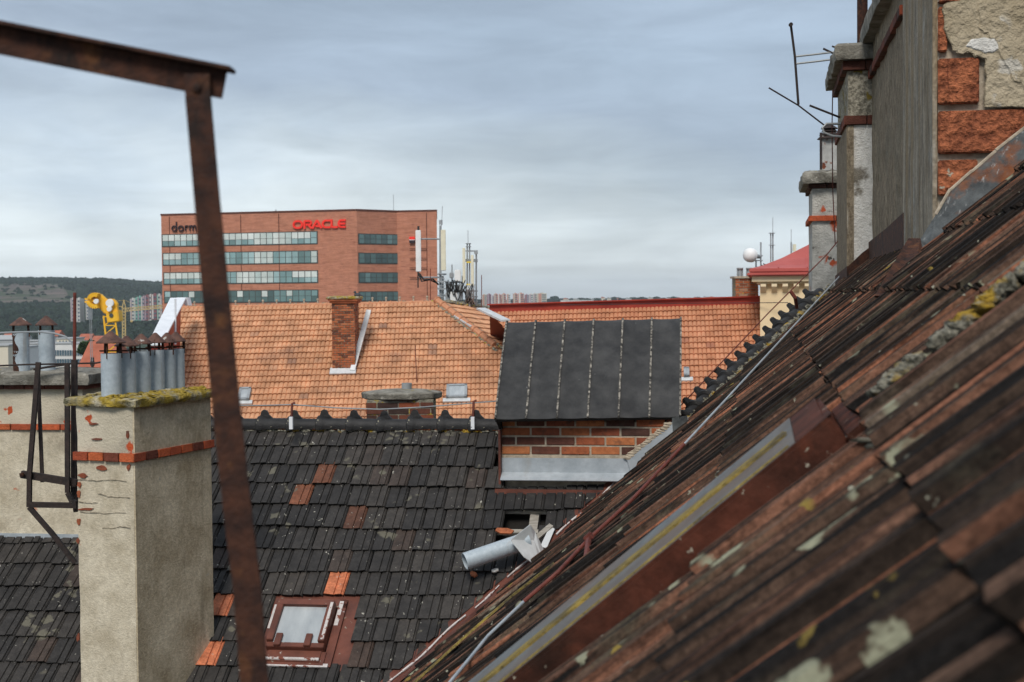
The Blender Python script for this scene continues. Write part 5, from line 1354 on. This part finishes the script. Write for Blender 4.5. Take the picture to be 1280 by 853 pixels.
for x in (112, 114): b = MB(); b.tube([P(x, 383, dy-.3), P(x+1.5, 452, dy-.3)], .45*s_, 5); b.build('hoist_rope', 'grey_metal', cr)
b = MB(); b.prism([P(113, 447, dy-.3), P(116, 447, dy-.3), P(117, 456, dy-.3), P(115, 461, dy-.3), P(112.5, 456, dy-.3)], V((0, .4, 0))); b.build('hook_block', 'dark_steel', cr)
dt = 420; s_ = dt/F
tc_ = thing('tower_crane', P(155, 410, dt).xy.to_3d(), 'distant tan tower crane with a long level lattice jib pointing at the office block', 'crane')
b = MB()
def tb(b, x0, y0, x1, y1, w=.6): b.bar(P(x0, y0, dt), P(x1, y1, dt), w*s_, w*s_)
for x in (152.8, 156.8): tb(b, x, 384, x+.6, 460, .9)
for k in range(18): y = 384+k*4; tb(b, 152.8, y, 156.8, y+4, .6); tb(b, 156.8, y, 152.8, y+4, .6)
b.build('lattice_mast', 'crane_tan', tc_)
b = MB(); tb(b, 153, 384, 154.8, 375, .9); tb(b, 157, 384, 154.8, 375, .9); tb(b, 153.8, 380, 156, 380); b.build('tower_top', 'crane_tan', tc_)
b = MB(); tb(b, 156, 385.5, 206, 381.5, .8); tb(b, 156, 389.5, 206, 385, .8)
for k in range(16): x = 156+k*3.1; yy = -k*.25; tb(b, x, 389.4+yy, x+1.5, 385.5+yy, .55); tb(b, x+1.5, 385.5+yy, x+3.1, 389.3+yy, .55)
tb(b, 154.8, 375, 175, 383.5, .3); b.build('lattice_jib', 'crane_tan', tc_)
b = MB(); tb(b, 137, 381, 154, 384, .9); tb(b, 143, 376.5, 154.8, 375.5, .3); b.build('counter_jib', 'crane_tan', tc_)
b = MB(); b.tube([P(164.6, 388, dt), P(164.6, 400, dt)], .2*s_, 5); b.blob(P(164.6, 402, dt), 1.9*s_, 1.9*s_, 1.7*s_, 8, 6, .05); b.build('hook_ball', 'crane_tan', tc_)

# ============================================================ town below on the left
def wparts(parent, x0, x1, ya, yb, d, n, frac=.6, m='city_window', rows=1, pitch=0):
    a = P(x0, (ya+yb)/2, d); w_ = (x1-x0)/n*d/F; me = None
    for r_ in range(rows):
        for i in range(n):
            p = P(x0+(i+.5)*(x1-x0)/n, (ya+yb)/2+r_*pitch, d-.05)
            if me is None:
                b = MB(); b.box(p, V((1, 0, 0)), V((0, 1, 0)), Z, w_*frac, .3, (yb-ya)*d/F); me = b.build('window', m, parent, frame=(p, V((1, 0, 0)), V((0, 1, 0)), Z))
            else: o = me.copy(); col.objects.link(o); o.parent = parent; o.matrix_basis = Matrix.Translation(p-V(parent['_w']))
def cityb(name, x0, x1, yt, d, m, label, wins=(), depth=12, roof=None, zb=-25, cat='building', group=None, rise=0):
    a, c = P(x0, yt, d), P(x1, yt, d); o = thing(name, (a.x/2+c.x/2, a.y+depth/2, zb), label, cat, group)
    b = MB(); b.box(((a.x+c.x)/2, a.y+depth/2, (a.z+zb)/2), V((1, 0, 0)), V((0, 1, 0)), Z, c.x-a.x, depth, a.z-zb); b.build('wall', m, o)
    b = MB()
    if rise:
        xa, xc, ya_, z_ = a.x-.4, c.x+.4, a.y-.4, a.z
        b.add([V((xa, ya_, z_)), V((xc, ya_, z_)), V((xc, ya_+depth+.8, z_)), V((xa, ya_+depth+.8, z_)), V((xa, ya_+depth/2, z_+rise)), V((xc, ya_+depth/2, z_+rise))], [(0, 1, 5, 4), (2, 3, 4, 5), (0, 4, 3), (1, 2, 5)])
    else: b.box(((a.x+c.x)/2, a.y+depth/2, a.z+.2), V((1, 0, 0)), V((0, 1, 0)), Z, c.x-a.x+.6, depth+.6, .4)
    b.build('roof', roof or 'city_grey', o)
    for w in wins: wparts(o, *w[:4], d, *w[4:])
    return o
cityb('long_building', 34, 132, 430.5, 520, 'city_white', 'long white modern block with rows of windows in the valley behind the left flue pipes', [(36, 131, 438, 444.5, 30, .7), (36, 131, 449, 455, 30, .7)], zb=-30)
cityb('long_building', -14, 35, 435, 480, 'city_white', 'low white block with a flat roof at the far left edge', [(10, 34, 440, 446, 8, .6), (10, 34, 450, 456, 8, .6)], zb=-30)
cityb('apartment_building', -14, 10, 433, 400, 'city_cream', 'plain beige building end at the left edge behind the rusted flue pipe', [], zb=-30)
cityb('apartment_building', 71, 94, 424, 560, 'city_cream', 'cream block with small square windows between the right flue pipe and the red rod', [(73, 93, 426, 429, 5, .4)], zb=-30)
cityb('low_building', 97, 128, 431, 540, 'city_white', 'flat roofed white pavilion behind the crane ropes', [(98, 127, 434, 437, 12, .6)], zb=-30)
cityb('workshop', 30, 58, 427, 600, 'city_grey', 'grey rooftop plant building between the two capped flue pipes', [(33, 56, 429, 431, 6, .5)], zb=-30, depth=10)
cityb('workshop', -10, 18, 425, 640, 'city_grey', 'low hall with a grey green roof at the left edge below the wooded hill', [], zb=-30, roof='city_grey', rise=2)
for k, (x0, x1, yt, d, m, rf, lab) in enumerate(((60, 72, 419, 760, 'city_grey', 'city_red_roof', 'small grey house with red roof left of the cream block'), (98, 112, 424, 700, 'city_white', 'city_red_roof', 'white house with red roof right of the red rod'), (114, 127, 427, 660, 'city_cream', 'city_red_roof', 'cream house with red roof behind the crane rope'), (4, 16, 420, 900, 'city_cream', 'city_red_roof', 'tiny cream house at the foot of the wooded hill'), (20, 31, 422, 820, 'city_white', 'city_grey', 'tiny white house with grey roof at the hill foot'))):
    cityb('small_house', x0, x1, yt+1.5, d, m, lab, [(x0+1, x1-1, yt+3, yt+5, 4, .45)], zb=-30, roof=rf, rise=3, cat='house')
cityb('red_roofed_house', 98, 130, 469, 150, 'city_pink', 'pink house with a plain red tiled roof between the two big plastered chimneys', [(104, 124, 478, 485, 3, .32), (104, 124, 491, 498, 3, .32)], zb=-2, roof='city_red_roof', rise=3.4, depth=12)
# flats on the hill shoulder
fm = ['flat_pale', 'flat_maroon', 'flat_green', 'flat_violet', 'flat_rust', 'flat_beige']
def flats(x0, x1, yt, yb, d, m, m2, label, group):
    a, c = P(x0, yt, d), P(x1, yb, d); o = thing('tower_block', (a.x/2+c.x/2, a.y+8, c.z), label, 'tower block', group)
    b = MB(); b.box(((a.x+c.x)/2, a.y+8, (a.z+c.z)/2), V((1, 0, 0)), V((0, 1, 0)), Z, c.x-a.x, 16, a.z-c.z); b.build('wall', m, o)
    b = MB(); w_ = (c.x-a.x)*.28; b.box((a.x+(c.x-a.x)*.3, a.y-.4, (a.z+c.z)/2+.3), V((1, 0, 0)), V((0, 1, 0)), Z, w_, 1.2, (a.z-c.z)*.96); b.build('balcony_stack', m2, o)
    b = MB(); b.box(((a.x+c.x)/2, a.y+6, a.z+.5), V((1, 0, 0)), V((0, 1, 0)), Z, (c.x-a.x)*.35, 5, 1.2); b.build('lift_house', m, o)
    b = MB()
    for k in range(6): b.box(((a.x+c.x)/2+(c.x-a.x)*.22, a.y-.1, c.z+(a.z-c.z)*(k+.6)/6.3), V((1, 0, 0)), V((0, 1, 0)), Z, (c.x-a.x)*.4, .6, (a.z-c.z)*.06)
    b.build('window_row', 'city_window', o)
names = {'flat_pale': 'pale', 'flat_maroon': 'maroon', 'flat_green': 'green', 'flat_violet': 'violet grey', 'flat_rust': 'rust orange', 'flat_beige': 'beige'}
L3 = [(88, 92.5, 373, 384, 'flat_pale', 'flat_violet'), (95, 99.5, 373.5, 385, 'flat_pale', 'flat_pale'), (107, 109.5, 373.5, 382, 'flat_pale', 'flat_pale'), (162.5, 167, 373.8, 383, 'flat_pale', 'flat_violet'), (167.5, 171, 373, 383, 'flat_green', 'flat_pale'), (171.5, 175.5, 371, 383, 'flat_green', 'flat_violet'), (176, 180, 371.2, 383, 'flat_violet', 'flat_pale'), (180.5, 184.5, 369.5, 383, 'flat_maroon', 'flat_violet'), (185, 188.5, 369, 383, 'flat_pale', 'flat_maroon'), (189, 195, 368, 382, 'flat_maroon', 'flat_pale'), (196, 199.5, 368.5, 382, 'flat_pale', 'flat_green'), (200, 204, 369.5, 383, 'flat_maroon', 'flat_pale')]
pos = ['leftmost, before the wooded hill', 'right of the leftmost pair before the hill', 'small one right of the red rod', 'left end of the row by the office block', 'second in the row by the office block', 'third in the row by the office block', 'fourth in the row by the office block', 'fifth in the row by the office block', 'sixth in the row by the office block', 'widest in the row by the office block', 'next to last before the office block edge', 'last, touching the office block edge']
for k, (x0, x1, yt, yb, m, m2) in enumerate(L3): flats(x0, x1+.4, yt, yb+18, 1500, m, m2, 'distant %s tower block, %s' % (names[m], pos[k]), 'tower blocks on the wooded slope')
R3 = [(603, 608, 368.5, 'flat_beige', 'flat_rust'), (609, 613.5, 368, 'flat_maroon', 'flat_violet'), (614, 617, 370, 'flat_violet', 'flat_pale'), (617.5, 621.5, 367.5, 'flat_rust', 'flat_beige'), (622, 626.5, 368.5, 'flat_rust', 'flat_pale'), (627.5, 632, 367.6, 'flat_rust', 'flat_beige'), (633.5, 637.5, 368, 'flat_pale', 'flat_rust'), (641.5, 646.5, 367.3, 'flat_rust', 'flat_beige'), (647.5, 654.5, 367, 'flat_rust', 'flat_pale'), (656, 661, 368.5, 'flat_violet', 'flat_maroon'), (661.5, 666, 367.8, 'flat_pale', 'flat_violet'), (667, 670.5, 367.3, 'flat_beige', 'flat_violet'), (671.5, 683, 367, 'flat_beige', 'flat_rust')]
ordn = ['first', 'second', 'third', 'fourth', 'fifth', 'sixth', 'seventh', 'eighth', 'ninth', 'tenth', 'eleventh', 'twelfth', 'last']
for k, (x0, x1, yt, m, m2) in enumerate(R3): flats(x0-.3, x1+.5, yt, 384, 2200, m, m2, 'far %s housing tower, %s from the left in the row right of the antennas' % (names[m], ordn[k]), 'housing towers on the skyline')
# far town along the horizon at right
random.seed(11)
xs = 692; k = 0
mats_ = ['city_white', 'city_cream', 'flat_beige', 'flat_pale']
while xs < 915:
    w_ = rnd(4, 10); y = 373.0-(xs-690)*.006+rnd(0, 2.2); d = rnd(2500, 2900); a = P(xs, y, d); c = P(xs+w_, y, d)
    cn = ['white', 'cream', 'beige', 'pale grey'][k % 4]
    o = thing('small_house', (a.x/2+c.x/2, a.y, a.z-8), 'tiny far %s house on the horizon beyond the red ridge sheet' % cn, 'house', 'houses along the far horizon' )
    o['group'] = '%s houses along the far horizon' % cn
    b = MB(); b.box(((a.x+c.x)/2, a.y+5, a.z-8), V((1, 0, 0)), V((0, 1, 0)), Z, c.x-a.x, 10, 16); b.build('wall', mats_[k % 4], o)
    b = MB(); b.prism([V((a.x-.5, a.y-.5, a.z)), V((c.x+.5, a.y-.5, a.z)), V(((a.x*.7+c.x*.3), a.y-.5, a.z+2.4)), V(((a.x*.7+c.x*.3)-.1, a.y-.5, a.z+2.4))][:3], V((0, 11, 0))); b.build('roof', 'city_red_roof' if k % 2 else 'city_grey', o)
    xs += w_+rnd(2, 9); k += 1
cityb('low_building', 701, 742, 375.8, 1800, 'city_white', 'long low white hall on the skyline above the left part of the red ridge sheet', [], zb=-10, depth=20)

# ============================================================ terrain
def crest(px):
    st = [(-900, 66), (-200, 62), (0, 61), (60, 60), (120, 56), (200, 45), (320, 25), (450, 8), (620, 5), (900, 6), (1300, 4), (2600, 8)]
    if px <= st[0][0]: return st[0][1]
    for (a, za), (b_, zb_) in zip(st, st[1:]):
        if px < b_: t = (px-a)/(b_-a); t = t*t*(3-2*t); return za+(zb_-za)*t
    return st[-1][1]
def sm(a, b_, x): t = min(1, max(0, (x-a)/(b_-a))); return t*t*(3-2*t)
def ground_z(x, y):
    r = sqrt(x*x+y*y); 
    px = 640+F*x/max(y, r*.3) if y > 0 else (-900 if x < 0 else 2600)
    z = -24*sm(70, 420, r)
    zc_ = crest(px); t = min(1, max(0, (r-1250)/1950))
    z += (zc_+24)*(t*.8+.2*t*t*(3-2*t)) + (NZ.noise(V((x*.002, y*.002, 0)))*9+NZ.noise(V((x*.006, y*.006, 5)))*3)*sm(1300, 1900, r)*(1 if px < 450 else .25)
    if r > 3200: z -= (r-3200)*.004
    return z
b = MB(); radii = [0, 12, 30, 60, 90, 130, 180, 240, 320, 420, 540, 700, 900, 1100]+[1250+75*i for i in range(28)]+[3450, 3900, 4600, 5600, 7500, 10000]
na = 240; vs = []
for r in radii:
    for k in range(na): a = 2*pi*k/na; x, y = r*sin(a), r*cos(a); vs.append(V((x, y, ground_z(x, y))))
b.add(vs, [(i*na+k, i*na+(k+1) % na, (i+1)*na+(k+1) % na, (i+1)*na+k) for i in range(len(radii)-1) for k in range(na)])
g = b.build('ground', 'city_ground', None); struct(g)
def patchg(name, p0, p1, r0, r1, m, off, edge=0):
    b = MB(); n1, n2 = 90, 40; vs = []
    for i in range(n2+1):
        for k in range(n1+1):
            px = p0+(p1-p0)*k/n1; e0 = r0+edge*NZ.noise(V((px*.03, 0, 1))); e1 = r1+edge*NZ.noise(V((px*.05, 4, 1)))
            taper = sm(p1, p1-25, px) if p1 < 150 else 1
            r = e0+(e1-e0)*i/n2*taper; a = atan2(px-640, F); x, y = r*sin(a), r*cos(a); vs.append(V((x, y, ground_z(x, y)+off)))
    b.add(vs, [(i*(n1+1)+k, i*(n1+1)+k+1, (i+1)*(n1+1)+k+1, (i+1)*(n1+1)+k) for i in range(n2) for k in range(n1)])
    return struct(b.build(name, m, None))
patchg('hill', -400, 560, 1260, 3600, 'hill_ground', 1.5)
patchg('cleared_slope', -300, 97, 2050, 2800, 'quarry', 5, 120)
random.seed(3)
fo = MB(); n = 0
while n < 8500:
    px = rnd(-60, 215) if rnd(0, 1) < .9 else rnd(215, 420); r = sqrt(rnd(1350**2, 3300**2)); 
    if px < 97 and 2060+60*NZ.noise(V((px*.05, 1, 1))) < r < 2760 and rnd(0, 1) > .06*(1 if r < 2600 else 3): continue
    a = atan2(px-640, F); x, y = r*sin(a), r*cos(a); h_ = rnd(3.5, 6.5); w_ = h_*rnd(.6, .95)
    fo.blob(V((x, y, ground_z(x, y)+h_*.5)), w_, w_, h_, 6, 4, .35, t=min(1, max(0, .5+NZ.noise(V((x*.01, y*.01, 0)))*.8+rnd(-.3, .3))), seed=n*.37); n += 1
struct(fo.build('forest', 'forest', None), 'stuff')
fo = MB()
for i in range(420):
    px = rnd(684, 960) if i % 4 else rnd(455, 684); d = rnd(2650, 3100); 
    q = P(px, 375.2-(px-690)*.007-1.2*NZ.noise(V((px*.06, 0, 0))), d); h_ = rnd(3, 9)*(1.6 if rnd(0, 1) < .06 else 1)
    fo.blob(q-Z*1.5, h_*rnd(.7, 1.2), h_*.7, h_*.6, 6, 4, .35, t=rnd(0, .8), seed=i)
struct(fo.build('far_wood', 'forest', None), 'stuff')
# trees in the valley town
def tree(x, ybase, d, h, w, label, seed):
    random.seed(seed); q = P(x, ybase, d); o = thing('leafy_tree', q, label, 'tree')
    b = MB(); b.tube([q-Z*h*.5, q+Z*h*.3, q+Z*h*.6], [.25, .2, .08], 7)
    for k in range(5): a = k*1.3; b.tube([q+Z*h*.25, q+V((cos(a)*w*.5, sin(a)*w*.5, h*.65))], [.12, .04], 5)
    b.build('trunk', 'bark', o)
    b = MB()
    for i in range(900):
        u_ = rnd(-1, 1); a = rnd(0, 2*pi); rr2 = rnd(.55, 1)**.5; s2 = sqrt(1-u_*u_)
        lump = 1+.3*NZ.noise(V((cos(a)*s2*2, sin(a)*s2*2, u_*2+seed)))
        c = q+Z*h*.6+V((cos(a)*s2*w*rr2*lump, sin(a)*s2*w*rr2*lump, u_*h*.42*rr2*lump)); l = rnd(.25, .5)
        X = V((rnd(-1, 1), rnd(-1, 1), rnd(-.6, .6))).normalized(); Y = X.cross(V((rnd(-1, 1), rnd(-1, 1), 1))).normalized()
        b.quad(c-X*l, c-Y*l, c+X*l, c+Y*l)
    b.build('crown', 'leaf', o)
tree(112, 449, 260, 3.2, 2.0, 'round green tree left of the crane ropes above the red roof', 1)
tree(120, 449, 262, 3.0, 2.0, 'dark green tree just right of the crane ropes above the red roof', 2)

# ---- air
hz = bpy.data.materials.new('haze'); hz.use_nodes = True; hn_ = hz.node_tree; hn_.nodes.remove(hn_.nodes['Principled BSDF'])
pv = nn(hn_, 'ShaderNodeVolumePrincipled'); pv.inputs['Color'].default_value = (.78, .86, .94, 1); pv.inputs['Density'].default_value = .00008; pv.inputs['Anisotropy'].default_value = 0
hn_.links.new(pv.outputs[0], hn_.nodes['Material Output'].inputs['Volume']); MC['haze'] = hz
b = MB(); b.abox(-10200, -10200, -75, 10200, 10200, 120); struct(b.build('haze', 'haze', None), 'stuff')
# ============================================================ camera, sky, light
cd = bpy.data.cameras.new('camera'); cam = bpy.data.objects.new('camera', cd); col.objects.link(cam); scene.camera = cam
cam.matrix_world = Matrix(((RT.x, UP.x, -FW.x, C0.x), (RT.y, UP.y, -FW.y, C0.y), (RT.z, UP.z, -FW.z, C0.z), (0, 0, 0, 1)))
cd.sensor_width = 36; cd.lens = 36*F/1280; cd.clip_start = .05; cd.clip_end = 30000
cd.dof.use_dof = True; cd.dof.focus_distance = 15; cd.dof.aperture_fstop = 5.0

SUN_EL, SUN_AZ = R(48), R(-168)      # azimuth from +Y clockwise
sdir = V((sin(SUN_AZ)*cos(SUN_EL), cos(SUN_AZ)*cos(SUN_EL), sin(SUN_EL)))
sl = bpy.data.lights.new('sun', 'SUN'); so = bpy.data.objects.new('sun', sl); col.objects.link(so)
sl.energy = 1.4; sl.angle = R(20); sl.color = (1, .94, .86); so.rotation_euler = sdir.to_track_quat('Z', 'Y').to_euler(); so.location = (0, 0, 60)
w = bpy.data.worlds.new('World'); scene.world = w; w.use_nodes = True; nt = w.node_tree
bg = nt.nodes['Background']
sky = nn(nt, 'ShaderNodeTexSky', sky_type='NISHITA'); sky.sun_disc = False; sky.sun_elevation = SUN_EL; sky.sun_rotation = SUN_AZ; sky.altitude = 250
tc = nn(nt, 'ShaderNodeTexCoord').outputs['Generated']
sx = nn(nt, 'ShaderNodeSeparateXYZ'); nt.links.new(tc, sx.inputs[0])
den = mathn(nt, 'ADD', mathn(nt, 'MAXIMUM', sx.outputs[2], 0.0), .055)
cx_ = mathn(nt, 'DIVIDE', sx.outputs[0], den); cy_ = mathn(nt, 'DIVIDE', sx.outputs[1], den)
cb_ = nn(nt, 'ShaderNodeCombineXYZ'); nt.links.new(cx_, cb_.inputs[0]); nt.links.new(cy_, cb_.inputs[1])
n1 = noisen(nt, mapn(nt, cb_.outputs[0], (.2, .3, 1)), 1.0, 6, .55, .4)
mp2 = nn(nt, 'ShaderNodeMapping'); mp2.inputs['Scale'].default_value = (1.0, 1, 4.5); mp2.inputs['Location'].default_value = (1.3, .2, .55); nt.links.new(tc, mp2.inputs['Vector'])
n2 = noisen(nt, mp2.outputs[0], 2.1, 5, .55, .3)
zt2 = mathn(nt, 'ADD', sx.outputs[2], mathn(nt, 'MULTIPLY', sx.outputs[0], .13))
n3 = noisen(nt, mapn(nt, tc, (3, 3, 7)), 1.0, 5, .55, .2)
zt2 = mathn(nt, 'ADD', zt2, mathn(nt, 'MULTIPLY', mathn(nt, 'SUBTRACT', n3, .5), .2))
c_lo = rampn(nt, zt2, ((0, (.6, .66, .69)), (.04, (.56, .62, .655)), (.085, (.40, .465, .53)), (.13, (.29, .35, .43)), (.2, (.28, .345, .425)), (.3, (.3, .365, .45)), (.5, (.36, .42, .5))))
sc10 = nn(nt, 'ShaderNodeVectorMath', operation='SCALE'); sc10.inputs['Scale'].default_value = 10.0; nt.links.new(c_lo, sc10.inputs[0]); c_lo = sc10.outputs[0]
k1 = rampn(nt, n1, ((.34, .78), (.66, 1.0))); k2 = rampn(nt, n2, ((.34, .74), (.66, 1.0)))
# colour ramps clamp nothing above 1 in practice; scale instead
n5 = noisen(nt, mapn(nt, tc, (5, 5, 22)), 1.6, 7, .62, .6)
k5 = rampn(nt, n5, ((.34, .84), (.68, 1.0)))
c_lo = mixn(nt, 1.0, c_lo, k5, 'MULTIPLY')
cl = mixn(nt, 1.0, mixn(nt, 1.0, c_lo, k1, 'MULTIPLY'), k2, 'MULTIPLY')
fin = mixn(nt, .93, sky.outputs[0], cl)
nt.links.new(fin, bg.inputs['Color']); bg.inputs['Strength'].default_value = .1
scene.view_settings.view_transform = 'Standard'; scene.view_settings.look = 'None'; scene.view_settings.exposure = .9; scene.view_settings.gamma = 1
scene.cycles.max_bounces = 6

for o in bpy.data.objects:
    for k in ('_b', '_w'):
        if k in o: del o[k]
